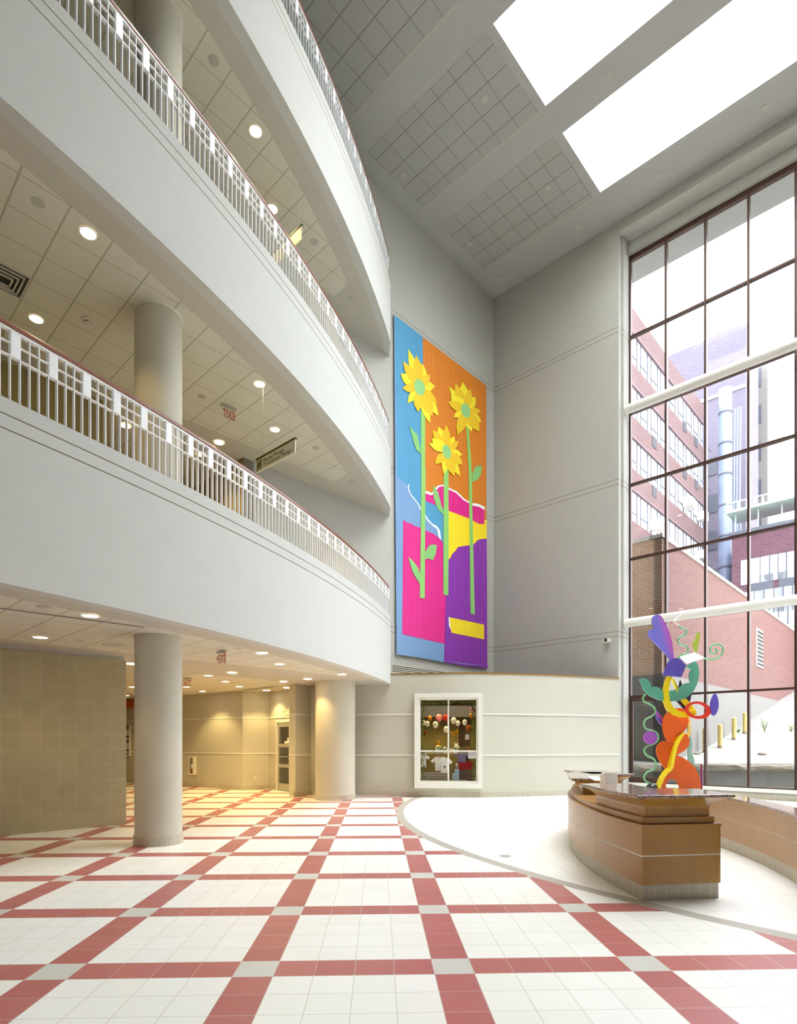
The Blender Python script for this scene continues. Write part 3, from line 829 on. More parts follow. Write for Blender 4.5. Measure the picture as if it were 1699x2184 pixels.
low_body = [(858, 1080), (905, 1100), (950, 1130), (985, 1165), (1012, 1215), (1027, 1280), (1031, 1390), (880, 1390), (878, 1300), (860, 1265), (825, 1247), (798, 1262), (782, 1295), (797, 1335), (800, 1390), (722, 1390), (720, 1290), (735, 1250), (765, 1208), (795, 1180), (830, 1150)]
cut('lower_plate', low_body, 'sculpture orange', -.03, .1)
cut('front_ribbon', [(905, 925), (918, 932), (895, 965), (868, 1020), (852, 1090), (838, 1165), (826, 1190), (800, 1208), (775, 1245), (752, 1300), (742, 1390), (720, 1390), (735, 1310), (762, 1240), (790, 1198), (815, 1170), (828, 1090), (845, 1010), (872, 955)], 'sculpture yellow', -.14, .3, .12)
cut('teal_smile', [(600, 552), (622, 543), (655, 552), (677, 578), (682, 608), (705, 602), (738, 610), (760, 632), (767, 662), (795, 640), (825, 628), (852, 632), (868, 644), (880, 612), (912, 584), (955, 573), (946, 535), (950, 500), (968, 484), (940, 475), (925, 458), (990, 425), (1012, 460), (1018, 515), (1006, 575), (978, 635), (935, 678), (875, 703), (805, 708), (735, 697), (672, 668), (628, 622)], 'sculpture teal', -.04, .12)
cut('violet_square', [(805, 428), (850, 403), (876, 405), (927, 455), (892, 537), (765, 525)], 'sculpture violet', -.12, .2)
ht = [(722, 100), (748, 108), (775, 150), (805, 215), (826, 290), (838, 375), (846, 478), (822, 432), (795, 390), (755, 345), (708, 298), (674, 262), (664, 232), (676, 206), (706, 197), (690, 158), (697, 116)]
cut('heart_leaf', ht, 'sculpture heart', -.18, .35, sm=3)
m = MB(); m.plate([atY(*sq(x, y), SY+d) for x, y, d in ((876, 403, -.1), (985, 372, .55), (1052, 406, .25), (925, 445, -.4))], Vector((0, 0, 1)), .02); m.build('white_plate', 'sculpture white', sc)
wire('top_squiggle', [(872, 175), (885, 192), (920, 202), (928, 222), (912, 245), (878, 262), (868, 284), (885, 308), (922, 320), (941, 345), (925, 370), (886, 386), (870, 408)], 'sculpture green', -.12, .02)
cut('lime_leaf', [(992, 370), (974, 335), (971, 292), (981, 279), (990, 287), (993, 240), (1002, 223), (1011, 228), (1016, 232), (1024, 227), (1026, 242), (1014, 305), (1001, 362)], 'sculpture lime', -.10, -.2)
wire('spiral', [(1048, 408), (1105, 412), (1150, 400), (1180, 366), (1181, 330), (1152, 308), (1112, 312), (1091, 340), (1098, 366), (1122, 375), (1138, 356), (1130, 336)], 'sculpture green', -.10, .02)
ring = [(797, 532), (830, 535), (812, 585), (804, 650), (814, 705), (838, 748), (880, 775), (930, 783), (968, 774), (990, 758), (1001, 797), (955, 817), (890, 818), (832, 800), (793, 762), (771, 702), (768, 640), (780, 580)]
cut('yellow_band', ring, 'sculpture yellow', -.10, -.05, .09)
cut('back_yellow_band', [(828, 540), (848, 565), (872, 615), (900, 675), (935, 695), (968, 732), (1000, 792), (985, 770), (948, 778), (928, 735), (892, 700), (868, 640), (845, 585)], 'sculpture yellow', .16, .1, .06)
def ellipse(cx, cy, rx, ry, rot, n=40):
    return [(cx+rx*math.cos(a)*math.cos(rot)-ry*math.sin(a)*math.sin(rot), cy+rx*math.cos(a)*math.sin(rot)+ry*math.sin(a)*math.cos(rot)) for a in [2*math.pi*i/n for i in range(n)]]
o1, n1 = sp(ellipse(1010, 768, 89, 61, .14), -.16, .1); i1, _ = sp(ellipse(1004, 766, 62, 42, .14), -.16, .1)
m = MB(); k = len(o1); vs = o1+i1+[q+n1*.03 for q in o1]+[q+n1*.03 for q in i1]; fs = []
for i in range(k):
    j = (i+1) % k; fs += [(i, j, k+j, k+i), (2*k+i, 3*k+i, 3*k+j, 2*k+j), (i, 2*k+i, 2*k+j, j), (k+i, k+j, 3*k+j, 3*k+i)]
m.add(vs, fs); m.build('red_ring', 'sculpture red', sc)
cut('dark_star', [(887, 558), (900, 600), (966, 642), (952, 715), (915, 768), (862, 705), (852, 622), (875, 612)], 'sculpture navy', .22, .2)
cut('violet_leaf', [(1129, 652), (1148, 688), (1153, 738), (1140, 785), (1117, 807), (1101, 780), (1097, 735), (1107, 690)], 'sculpture violet', -.12, .3, sm=3)
cut('purple_leaf', [(709, 777), (722, 770), (740, 790), (748, 812), (758, 806), (766, 880), (740, 858), (718, 822)], 'sculpture purple leaf', -.02, .2)
wire('long_squiggle', [(642, 655), (623, 682), (632, 707), (672, 727), (704, 752), (708, 786), (682, 812), (642, 834), (631, 868), (648, 900), (692, 912), (724, 935), (728, 972), (700, 1002), (652, 1020), (633, 1050), (652, 1085), (700, 1110), (715, 1148), (700, 1180), (652, 1202), (631, 1236), (646, 1266), (696, 1300), (712, 1390)], 'sculpture green', -.02, .02)
cut('striped_disc', ellipse(677, 960, 46, 46, 0), 'sculpture stripes', -.06, .1)
cut('back_wave', [(938, 880), (962, 900), (958, 950), (968, 985), (968, 1030), (960, 1060), (975, 1090), (983, 1130), (980, 1390), (940, 1390), (940, 1100)], 'sculpture paleteal', .25, .2)
cut('back_strip', [(946, 800), (956, 850), (961, 910), (955, 945), (940, 962), (925, 930), (945, 915), (945, 850)], 'sculpture paleyellow', .18, .1)
m = MB(); m.tube([atY(*sq(1031, 1145), SY+.1), atY(*sq(1034, 1400), SY+.1)], .018, 8); m.build('thin_pole', 'sculpture magenta', sc)
q = atY(*sq(688, 1322), SY-.1); m = MB(); m.ball(q, .14, 20, 12); m.build('dark_ball', 'screen dark', sc, smooth=True)
wp = atY(*sq(872, 175), SY-.12); tp = Rp(onR(*sq(874, 100), .40)[0], 5.83, .40)
loop = [wp, wp+Vector((0, .2, .15))]+[tp+Vector((.02*i-.04, -.17*math.cos(i*1.1)-.02, .17*math.sin(i*1.1))) for i in range(12)]
zb = atY(*sq(800, 1385), SY).z
m = MB(); m.lathe(((1447-CX)/F*SY, SY), [(.85, 0), (.85, zb-.03), (.80, zb)], 40); m.build('plinth', 'pale concrete', sc, smooth=True)
m = MB(); m.tube(smooth_path(loop, 5), .014, 7); tag(m.build('tie_cord', 'sculpture peach', smooth=True), 'pink cord tied around the white tube above the sculpture', 'cord')

# ------------------------------------------------------------------ flower banner on the tall wall
def cloth(name, col, wave=0.5):
    m, nt, p = new_mat(name); (x, y, z), o = pos(nt)
    u = x*0.692+y*0.721
    mp = nt.nodes.new('ShaderNodeCombineXYZ'); nt.links.new((u*2.6).v, mp.inputs[0]); nt.links.new((z*0.35).v, mp.inputs[1])
    nz = noise(nt, 1.6, mp.outputs[0], 3); n2 = noise(nt, 25, o)
    nt.links.new(mixc(nt, n2, scaled(col, .95), scaled(col, 1.05)), p.inputs['Base Color'])
    p.inputs['Roughness'].default_value = 0.48; p.inputs['Specular IOR Level'].default_value = 0.35
    p.inputs['Sheen Weight'].default_value = 0.15
    bump(nt, p, nz, wave*.7, 0.10)
for nm, c, wv in (('lavender', (112, 150, 192), .5), ('sky', (70, 146, 186), .4), ('orange', (206, 118, 0), .5), ('magenta', (214, 0, 128), .7), ('purple', (132, 34, 162), .9), ('yellow', (242, 214, 8), .6),
                  ('white', (240, 242, 246), .2), ('stem', (136, 196, 100), .3), ('leaf', (128, 188, 108), .3), ('petal', (236, 218, 30), .3), ('petal2', (226, 188, 2), .3), ('eye', (138, 196, 124), .2)):
    cloth('banner '+nm, srgb(*c), wv)
def pa(x, y): return (820+x*.1832, 650+y*.1832)
def pb(x, y): return (820+x*.2015, 1000+y*.2015)
BO = .07
def bpts(pxs, off):
    out = []
    for q in pxs:
        t, z = onB(q[0], q[1], BO); out.append(Bp(t, z, off))
    return out
N3 = Vector((-NB.x, -NB.y, 0))
tc, zc_ = onB(940, 1300, BO)
ban = thing('banner', 'tall cloth banner of three sunflowers on orange, pink and purple fields', 'banner', Bp(tc, 4.7, BO))
def patch(name, pxs, mat, layer, parent=None):
    m = MB(); m.plate(bpts(pxs, BO+layer*.0028), N3, .0025); return m.build(name, 'banner '+mat, parent or ban)
A_, B_ = (lambda *l: [pa(*q) for q in l]), (lambda *l: [pb(*q) for q in l])
patch('backing_cloth', A_((110, 115), (440, 372), (1183, 940))+B_((1078, 700), (1085, 2096), (625, 2040), (125, 1962)), 'lavender', 0)
patch('sky_cloth', A_((118, 123), (440, 374), (470, 1900))+B_((430, 335), (620, 400), (620, 775), (592, 748), (570, 640), (500, 590), (420, 500), (380, 440), (300, 310), (250, 170), (132, 90)), 'sky', 1)
patch('orange_cloth', A_((440, 374), (1181, 942))+B_((1076, 560), (980, 540), (900, 480), (600, 380), (425, 330)), 'orange', 1)
patch('purple_cloth', B_((660, 960), (690, 950), (715, 900), (752, 862), (770, 832), (800, 822), (850, 815), (900, 808), (935, 805), (960, 780), (985, 752), (1030, 742), (1078, 738), (1085, 2085), (627, 2030), (645, 1350)), 'purple', 2)
patch('yellow_cloth', B_((668, 440), (890, 525), (990, 580), (1052, 588), (1052, 545), (1078, 540), (1078, 740), (1030, 742), (985, 752), (960, 780), (935, 805), (900, 808), (850, 815), (800, 822), (770, 832), (752, 862), (715, 900), (690, 950), (668, 958)), 'yellow', 2)
patch('pink_torn_cloth', B_((426, 255), (495, 275), (540, 225), (560, 190), (620, 178), (680, 215), (720, 232), (760, 255), (800, 295), (830, 325), (890, 360), (925, 378), (1000, 400), (1055, 435), (1052, 588), (990, 580), (890, 525), (670, 442), (430, 338)), 'magenta', 3)
patch('torn_white_edge', B_((426, 234), (460, 240), (495, 258), (530, 215), (560, 178), (600, 172), (620, 168), (680, 203), (720, 222), (760, 240), (800, 278), (830, 310), (860, 332), (890, 345), (925, 366), (960, 365), (1000, 376), (1030, 392), (1057, 402), (1055, 437), (1000, 404), (925, 388), (890, 366), (830, 331), (800, 300), (760, 262), (720, 240), (680, 222), (620, 184), (575, 190), (545, 225), (495, 280), (428, 259)), 'white', 4)
patch('magenta_cloth', B_((195, 543), (215, 550), (230, 568), (260, 578), (275, 574), (300, 598), (340, 612), (380, 625), (430, 645), (445, 660), (520, 690), (560, 722), (590, 750), (615, 780), (618, 1330), (645, 1345), (645, 1855), (185, 1750)), 'magenta', 2)
patch('white_torn_strip', B_((257, 160), (243, 190), (252, 240), (280, 290), (320, 340), (350, 380), (378, 440), (388, 428), (352, 362), (320, 322), (270, 262), (254, 212), (260, 165)), 'white', 3)
patch('white_torn_strip', B_((424, 484), (440, 540), (500, 600), (552, 640), (570, 720), (596, 756), (582, 650), (548, 605), (500, 580), (455, 530), (430, 486)), 'white', 3)
patch('yellow_bar', B_((680, 1570), (1050, 1650), (1050, 1805), (705, 1735), (690, 1672)), 'yellow', 4)
patch('white_bar_edge', B_((672, 1568), (682, 1571), (692, 1672), (706, 1700), (690, 1690), (678, 1665)), 'white', 5)
patch('bottom_hem', B_((120, 1950), (360, 1985), (627, 2032), (627, 2047), (360, 1998), (120, 1965)), 'lavender', 3)
patch('bottom_hem', B_((627, 2030), (860, 2072), (1088, 2083), (1090, 2108), (860, 2090), (627, 2047)), 'purple', 3)
patch('stem', A_((418, 1180), (466, 1230), (466, 1900))+B_((428, 0), (424, 600), (420, 1375), (368, 1363), (380, 600), (382, 0)), 'stem', 6)
patch('stem', A_((686, 1960), (712, 1890), (738, 1925))+B_((671, 0), (673, 700), (669, 1342), (617, 1328), (620, 600), (622, 0)), 'stem', 6)
patch('stem', A_((942, 1378), (970, 1378), (1000, 1800))+B_((918, 60), (925, 500), (950, 1542), (905, 1534), (892, 500), (885, 0)), 'stem', 6)
patch('leaf', A_((278, 1415), (330, 1470), (375, 1510), (395, 1600), (412, 1690), (420, 1738), (362, 1688), (330, 1600), (310, 1510)), 'leaf', 7)
patch('leaf', A_((1013, 2062), (1015, 1980), (1040, 1900), (1080, 1872), (1130, 1880), (1120, 1960), (1085, 2030), (1040, 2060)), 'leaf', 7)
patch('leaf', B_((510, 170), (560, 250), (600, 400), (625, 480), (605, 475), (555, 420), (520, 330), (508, 250)), 'leaf', 7)
patch('leaf', B_((424, 880), (470, 808), (520, 800), (550, 815), (535, 900), (505, 972), (460, 950), (424, 958)), 'leaf', 7)
patch('leaf', B_((246, 932), (300, 980), (350, 1050), (370, 1110), (370, 1222), (330, 1160), (295, 1100), (265, 1010)), 'leaf', 7)
def flower(c, eye, tips, wd):
    f = None
    for i, tp in enumerate(tips):
        dx, dy = tp[0]-c[0], tp[1]-c[1]; L = math.hypot(dx, dy); nx, ny = -dy/L, dx/L
        w_ = wd*(0.8+0.35*((i*7) % 5)/4)
        pts = [(c[0]+dx*.1+nx*w_*.45, c[1]+dy*.1+ny*w_*.45), (c[0]+dx*.45+nx*w_, c[1]+dy*.45+ny*w_), (c[0]+dx*.72+nx*w_*.75, c[1]+dy*.72+ny*w_*.75), tp,
               (c[0]+dx*.72-nx*w_*.75, c[1]+dy*.72-ny*w_*.75), (c[0]+dx*.45-nx*w_, c[1]+dy*.45-ny*w_), (c[0]+dx*.1-nx*w_*.45, c[1]+dy*.1-ny*w_*.45)]
        patch('petal', [pa(*q) for q in pts], 'petal2' if i % 2 else 'petal', 8+i % 2+.13*i)
    patch('flower_centre', [pa(*q) for q in ellipse(c[0], c[1], eye[0], eye[1], -.25, 24)], 'eye', 11.5)
flower((398, 965), (60, 98), [(270, 520), (362, 590), (435, 690), (518, 815), (580, 950), (606, 1150), (622, 1300), (548, 1298), (521, 1390), (380, 1252), (260, 1150), (200, 975), (178, 805), (206, 662)], 62)
flower((935, 1235), (50, 85), [(740, 955), (815, 920), (903, 903), (990, 980), (1050, 1072), (1120, 1245), (1117, 1370), (1095, 1480), (1005, 1482), (842, 1520), (795, 1310), (730, 1130), (762, 1050)], 56)
flower((715, 1715), (47, 85), [(508, 1615), (550, 1455), (620, 1415), (710, 1400), (803, 1535), (853, 1590), (896, 1750), (900, 1865), (872, 2000), (800, 1998), (686, 1982), (580, 1860), (542, 1558)], 54)
m = MB(); t0, z0 = onB(841, 671, BO); t1, z1 = onB(1037, 822, BO)
m.tube([Bp(t0, (z0+z1)/2-.03, .035), Bp(t1, (z0+z1)/2-.03, .035)], .02, 8); m.build('hanging_rod', 'aluminium', ban)
# slot diffuser in the wall below the banner
t0, z0 = onB(834, 1422); t1, _ = onB(966, 1440)
ld = thing('air_diffuser', 'long slotted air diffuser in the wall below the banner', 'air vent', Bp((t0+t1)/2, 4.02))
m = MB(); m.slab(AB(t1, 0), AB(t0, 0), -NB, 0, .006, 3.98, 4.30); m.build('plate', 'lobby wall paint', ld)
for k in range(4):
    z = 4.05+.062*k; m = MB(); m.slab(AB(t1+.04, 0), AB(t0-.04, 0), -NB, .004, .009, z, z+.026); m.build('slot', 'dark slot', ld)

# ------------------------------------------------------------------ shop window and its display
n0 = (gr-gl).normalized(); nin = V2(-n0.y, n0.x)         # nin points into the shop
if nin.y < 0: nin = -nin
def G(px, py, depth):
    """point on a plane set back by depth behind the shop window"""
    base = gl+nin*depth; k = (px-CX)/F
    t = (base.x-k*base.y)/(k*n0.y-n0.x); p = base+n0*t
    return Vector((p.x, p.y, CH+(YH-py)/F*p.y))
win2 = thing('window_2', 'white framed four pane shop window in the curved wall', 'window', (*((gl+gr)/2), WZ0)); win2['kind'] = 'structure'
def gframe(x0, x1, y0, y1, d0, d1, name, mat='white trim', bev=.004):
    a, b = G(x0, y0, d0), G(x1, y1, d0); m = MB()
    m.slab(V2(a.x, a.y), V2(b.x, b.y), nin, 0, d1-d0, min(a.z, b.z), max(a.z, b.z)); return m.build(name, mat, win2, bevel=bev)
fm = []
for x0, x1, y0, y1 in ((883, 1028.5, 1479, 1487), (883, 1028.5, 1671, 1682), (883, 892, 1486.5, 1672), (1019, 1028.5, 1486.5, 1672)):
    fm.append(gframe(x0, x1, y0, y1, -.20, .05, 'casing'))
for x0, x1, y0, y1 in ((891, 1020, 1486, 1492), (891, 1020, 1666, 1672), (891, 896, 1492, 1666), (1015.5, 1020, 1492, 1666)):
    gframe(x0, x1, y0, y1, -.12, .08, 'frame')
gframe(954.2, 957.4, 1492, 1666, -.08, .06, 'glazing_bar'); gframe(896, 1015.5, 1600.5, 1603.8, -.08, .06, 'glazing_bar')
gframe(895, 1016.5, 1491, 1667, .015, .021, 'glazing', 'window glass', 0)
M('shop wall', srgb(128, 116, 66), 0.8, var=.08); M('shop dark', srgb(60, 40, 30), 0.7); M('shop shelf', srgb(206, 204, 190), 0.6)
gm = (gl+gr)/2
m = MB(); dep = 2.2
m.slab(gl-n0*.5, gr+n0*.5, nin, dep, dep+.1, 0, 3.4); m.slab(gl-n0*.5, gl-n0*.4, nin, .22, dep, 0, 3.4); m.slab(gr+n0*.4, gr+n0*.5, nin, .22, dep, 0, 3.4)
m.slab(gl-n0*.5, gr+n0*.5, nin, .22, dep, 3.3, 3.4)
struct(m.build('wall_shop_back', 'shop wall'))
m = MB(); q0_, q1_ = G(978, 1600, 2.15), G(1001, 1600, 2.15); m.slab(V2(q0_.x, q0_.y), V2(q1_.x, q1_.y), nin, -.04, 0, 0, 2.5)
struct(m.build('door_3', 'shop dark'), 'dark doorway at the back of the shop')
m = MB(); q0_, q1_ = G(890, 1600, 2.15), G(1022, 1600, 2.15); m.slab(V2(q0_.x, q0_.y), V2(q1_.x, q1_.y), nin, -.3, 0, 2.62, 3.0)
struct(m.build('reflection_band', 'shop shelf'))  # pale band imitates a reflection across the upper shop glass
sh = thing('display_stand', 'pale slatted display stand behind the shop window', 'display stand', (*(gm+nin*.6), 0))
m = MB(); m.slab(gl-n0*.2, gr+n0*.2, nin, .30, 1.1, 0.02, WZ0+.04); m.build('plinth', 'shop shelf', sh)
for k in range(4):
    m = MB(); q = G(955, 1664-k*5, .9); m.slab(gl-n0*.1, gl+n0*.95, nin, .78, .84, WZ0+.04+.075*k, WZ0+.09+.075*k); m.build('slat', 'shop shelf', sh)
sf = thing('display_shelf', 'glass display shelf across the middle of the shop window', 'shelf', (*(gm+nin*.7), 1.45))
zs = G(955, 1606, .6).z
m = MB(); m.slab(gl-n0*.2, gr+n0*.2, nin, .56, .95, zs-.02, zs); m.build('board', 'shop shelf', sf)
for q in (gl-n0*.12, gr+n0*.08):
    m = MB(); m.slab(q, q+n0*.04, nin, .93, .97, WZ0+.04, zs-.02); m.build('upright', 'shop shelf', sf)
# balloons
def foil(name, c, rough=.15, metal=.6): M('foil '+name, srgb(*c), rough, metal, .04)
for nm, c in dict(silver=(226, 224, 210), pink=(222, 130, 128), red=(168, 36, 24), gold=(236, 170, 40), amber=(178, 110, 26), rose=(240, 150, 170), bronze=(150, 84, 30)).items(): foil(nm, c)
BL = [(903, 1542, .9, .15, 'silver', 'silver foil balloon nearest the left jamb of the shop window'), (911, 1544, 1.0, .17, 'silver', 'silver foil balloon overlapped by the amber one'),
      (916, 1532, 1.3, .17, 'amber', 'amber foil balloon in the upper left pane of the shop window'), (928, 1546, 1.0, .20, 'silver', 'large silver foil balloon below the pink one'),
      (936, 1531, 1.2, .23, 'pink', 'large pink foil balloon in the shop window'), (951, 1531, 1.3, .22, 'red', 'dark red foil balloon beside the centre glazing bar'),
      (951, 1556, 1.2, .2, 'silver', 'dull silver foil balloon low beside the centre glazing bar'), (967, 1537, 1.0, .19, 'silver', 'bright silver foil balloon in the upper right pane'),
      (976, 1543, 1.1, .17, 'silver', 'narrow silver foil balloon beside the bright silver one'), (991, 1541, 1.0, .17, 'silver', 'crinkled silver foil balloon by the dark doorway'),
      (999, 1554, 1.15, .21, 'bronze', 'round bronze foil balloon by the right garland'), (1007, 1514, .7, .16, 'rose', 'rose pink balloon high in the upper right pane'),
      (1004, 1527, .9, .15, 'amber', 'amber foil balloon under the rose pink one'), (907, 1564, .8, .15, 'bronze', 'small bronze foil balloon low in the left pane')]
for px, py, d, r, c, lb in BL:
    q = G(px, py, d); t = thing('balloon', lb, 'balloon', q, 'foil balloons in the shop window')
    m = MB(); m.ball(q, r*.5, 18, 12, (1, .62, 1.18)); m.build('envelope', 'foil '+c, t, smooth=True)
    m = MB(); m.lathe((q.x, q.y), [(.012, q.z-r*.62), (.004, q.z-r*.57)], 8); m.build('knot', 'foil '+c, t)
    m = MB(); m.tube([(q.x, q.y, q.z-r*.6), (q.x+.01, q.y, zs)], .002, 4); m.build('ribbon', 'foil silver', t)
q = G(970, 1563, .8); t = tag((lambda mb: mb)(MB()).plate([q+Vector((x*.16, 0, z*.16)) for x, z in [(-1.1, .35), (-.5, .15), (0, .2), (.35, .5), (.5, .95), (.75, .3), (.6, -.3), (.15, -.65), (-.4, -.55), (-.8, -.15)]], Vector((nin.x, nin.y, 0)), .05).build('balloon', 'foil gold', bevel=.015), 'shiny gold crescent shaped foil balloon in the upper right pane', 'balloon', 'foil balloons in the shop window')
# soft and small goods
M('plush white', srgb(236, 230, 214), .9, bmp=.4); M('plush brown', srgb(120, 76, 40), .9, bmp=.4); M('red cloth', srgb(196, 20, 24), .7); M('white shirt', srgb(238, 236, 226), .8)
M('blue card', srgb(168, 188, 206), .6); M('mint', srgb(150, 190, 170), .5); M('white card', srgb(238, 238, 234), .6); M('clay', srgb(170, 82, 30), .6); M('garland green', srgb(110, 126, 44), .8, var=.35, nscale=30); M('striped cloth', srgb(120, 110, 140), .8); M('toy black', srgb(20, 16, 14), .4)
q = G(969, 1590, .62); dg = thing('plush_dog', 'white plush dog lying on the display shelf', 'toy', (q.x, q.y, zs), )
m = MB(); m.ball((q.x, q.y, zs+.09), .09, 16, 10, (1.7, .8, 1)); m.build('body', 'plush white', dg, smooth=True)
m = MB(); m.ball((q.x+.06, q.y-.02, zs+.21), .075, 14, 10, (1, .9, 1)); m.ball((q.x+.13, q.y-.04, zs+.19), .04, 10, 8, (1.2, .9, .8)); m.build('head', 'plush white', dg, smooth=True)
for dx in (.02, .09):
    m = MB(); m.ball((q.x+dx, q.y, zs+.30), .03, 10, 8, (.7, .5, 1.3)); m.build('ear', 'plush white', dg, smooth=True)
m = MB(); m.ball((q.x+.175, q.y-.05, zs+.2), .012, 8, 6); m.build('nose', 'toy black', dg)
q = G(934, 1586, .62); ln = thing('lantern', 'pale pagoda shaped lantern on the display shelf', 'lantern', (q.x, q.y, zs))
m = MB(); m.box((q.x, q.y, zs+.11), (.2, .16, .22)); m.build('body', 'shop shelf', ln, bevel=.01)
m = MB(); m.lathe((q.x, q.y), [(.11, zs+.22), (.06, zs+.26), (.06, zs+.33), (.035, zs+.36), (.008, zs+.46)], 12); m.build('roof', 'foil gold', ln)
q = G(949, 1592, .62); m = MB(); m.lathe((q.x, q.y), [(.05, zs), (.085, zs+.05), (.09, zs+.16), (.06, zs+.19)], 16); jar = m.build('jar', 'plush white', smooth=True); tag(jar, 'round white jar beside the pagoda lantern', 'jar')
m = MB(); m.lathe((q.x, q.y), [(.065, zs+.192), (.06, zs+.21), (.012, zs+.215), (.012, zs+.235)], 14); m.build('lid', 'foil silver', jar)
q = G(1002, 1596, .62); m = MB(); m.lathe((q.x, q.y), [(.07, zs), (.12, zs+.16), (.13, zs+.17), (.13, zs+.19)], 18); pot = tag(m.build('flower_pot', 'clay', smooth=True), 'clay flower pot on the display shelf', 'pot')
q = G(996, 1572, .7); m = MB(); m.box((q.x, q.y, q.z), (.13, .03, .17)); bag = m.build('paper_bag', 'white card'); tag(bag, 'small white gift bag hanging before the bronze balloon', 'bag')
m = MB(); m.tube([(q.x-.03, q.y, q.z+.085), (q.x-.025, q.y, q.z+.14), (q.x+.025, q.y, q.z+.14), (q.x+.03, q.y, q.z+.085)], .004, 6); m.build('handle', 'white card', bag)
def shirt(px, py, dpt, mat, lb, w_=.30, h_=.46):
    q = G(px, py, dpt); o = [(-.25, .5), (-.1, .46), (.1, .46), (.25, .5), (.62, .2), (.45, .05), (.3, .2), (.3, -.5), (-.3, -.5), (-.3, .2), (-.45, .05), (-.62, .2)]
    r = thing('shirt', lb, 'shirt', q, 'shirts in the shop window'); m = MB(); m.plate([q+Vector((n0.x*x*w_*1.6, n0.y*x*w_*1.6, z*h_)) for x, z in o], Vector((nin.x, nin.y, 0)), .035); m.build('cloth', mat, r, bevel=.008)
    m = MB(); m.tube([q+Vector((-.1, .02, .23*1.0)), q+Vector((0, .02, .27)), q+Vector((.1, .02, .23))], .005, 6); m.tube([q+Vector((0, .02, .27)), q+Vector((0, .02, .33))], .004, 6); m.build('hanger', 'aluminium', r)
shirt(937, 1629, .46, 'white shirt', 'white shirt hanging left of the centre glazing bar'); shirt(948, 1632, .38, 'white shirt', 'white shirt with a dark print at the centre glazing bar', .26, .5)
shirt(901, 1622, .47, 'white shirt', 'white shirt at the left edge of the lower panes', .24, .44); shirt(984, 1616, .46, 'striped cloth', 'grey and white striped shirt behind the red cloth', .26, .3)
q = G(948, 1636, .36); m = MB(); m.plate([q+Vector((x*.05, 0, z*.05)) for x, z in [(-.7, .8), (.7, .8), (.7, 0), (0, -1), (-.7, 0)]], Vector((nin.x, nin.y, 0)), -.004)
tag(m.build('badge', 'sign ink'), 'dark shield badge pinned on the white shirt at the centre bar', 'badge')
q = G(993, 1631, .8); m = MB(); m.slab(V2(q.x, q.y)-n0*.28, V2(q.x, q.y)+n0*.26, nin, 0, .06, q.z-.17, q.z+.12); tag(m.build('red_cloth', 'red cloth', bevel=.02), 'bright red cloth draped in the lower right pane', 'cloth')
q = G(1002, 1640, .55); tb = thing('teddy_bear', 'small brown plush bear before the red cloth', 'toy', (q.x, q.y, WZ0+.04))
m = MB(); m.ball((q.x, q.y, WZ0+.16), .11, 14, 10, (.9, .8, 1.1)); m.build('body', 'plush brown', tb, smooth=True)
m = MB(); m.ball((q.x, q.y-.02, WZ0+.33), .075, 14, 10); m.build('head', 'plush brown', tb, smooth=True)
for dx in (-.055, .055):
    m = MB(); m.ball((q.x+dx, q.y, WZ0+.40), .026, 10, 8); m.build('ear', 'plush brown', tb, smooth=True)
    m = MB(); m.ball((q.x+dx*1.4, q.y-.08, WZ0+.09), .042, 10, 8, (1, 1.5, 1)); m.build('leg', 'plush brown', tb, smooth=True)
q = G(974, 1633, .42); cupc = thing('covered_cup', 'mint green covered cup in the lower right pane', 'cup', q)
m = MB(); m.lathe((q.x, q.y), [(.035, q.z-.06), (.042, q.z+.04)], 16); m.build('body', 'mint', cupc, smooth=True)
m = MB(); m.lathe((q.x, q.y), [(.045, q.z+.04), (.03, q.z+.065), (.006, q.z+.07)], 16); m.build('lid', 'white card', cupc, smooth=True)
q = G(974, 1638, .6); cbx = MB(); cbx.slab(V2(q.x, q.y)-n0*.07, V2(q.x, q.y)+n0*.07, nin, -.22, -.10, WZ0+.04, G(974, 1640, .42).z); tag(cbx.build('gift_box', 'blue card', bevel=.004), 'tall pale blue box under the mint cup', 'box')
q = G(971, 1656, .33); m = MB(); m.slab(V2(q.x, q.y)-n0*.10, V2(q.x, q.y)+n0*.10, nin, 0, .006, WZ0+.045, q.z+.12); tag(m.build('card', 'blue card'), 'pale blue display card leaning in front of the blue box', 'card')
a, b = G(998, 1604.5, .03), G(1014.5, 1618, .03); m = MB(); m.slab(V2(a.x, a.y), V2(b.x, b.y), nin, 0, .004, b.z, a.z); nb_ = tag(m.build('notice', 'white card'), 'white printed notice stuck inside the shop window glass', 'notice')
m = MB()
for k in range(3): z = a.z-.03-.03*k; m.slab(V2(a.x, a.y)+n0*.05, V2(b.x, b.y)-n0*.05, nin, -.002, 0, z-.006, z)
m.build('printed_lines', 'sign ink', nb_)
random.seed(5); m = MB()
edge = [(898+random.uniform(-1, 6), y) for y in range(1494, 1664, 2)]+[(1012+random.uniform(-7, 2), y) for y in range(1494, 1664, 2)]+[(x, 1494+random.uniform(0, 7)) for x in range(898, 1014, 2)]+[(x, 1597+random.uniform(-4, 5)) for x in range(898, 1014, 2)]
for x, y in edge:
    for _ in range(3):
        q = G(x+random.uniform(-2, 2), y+random.uniform(-2, 2), random.uniform(.10, .28)); a = random.uniform(0, 6.28); L = random.uniform(.03, .06)
        d = Vector((math.cos(a)*L, random.uniform(-.02, .02), math.sin(a)*L)); s_ = Vector((-math.sin(a), .3, math.cos(a)))*L*.4
        m.add([q, q+d*.5+s_, q+d, q+d*.5-s_, q+Vector((nin.x, nin.y, 0))*.006+d*.5], [(0, 1, 4), (1, 2, 4), (2, 3, 4), (3, 0, 4), (3, 2, 1, 0)])
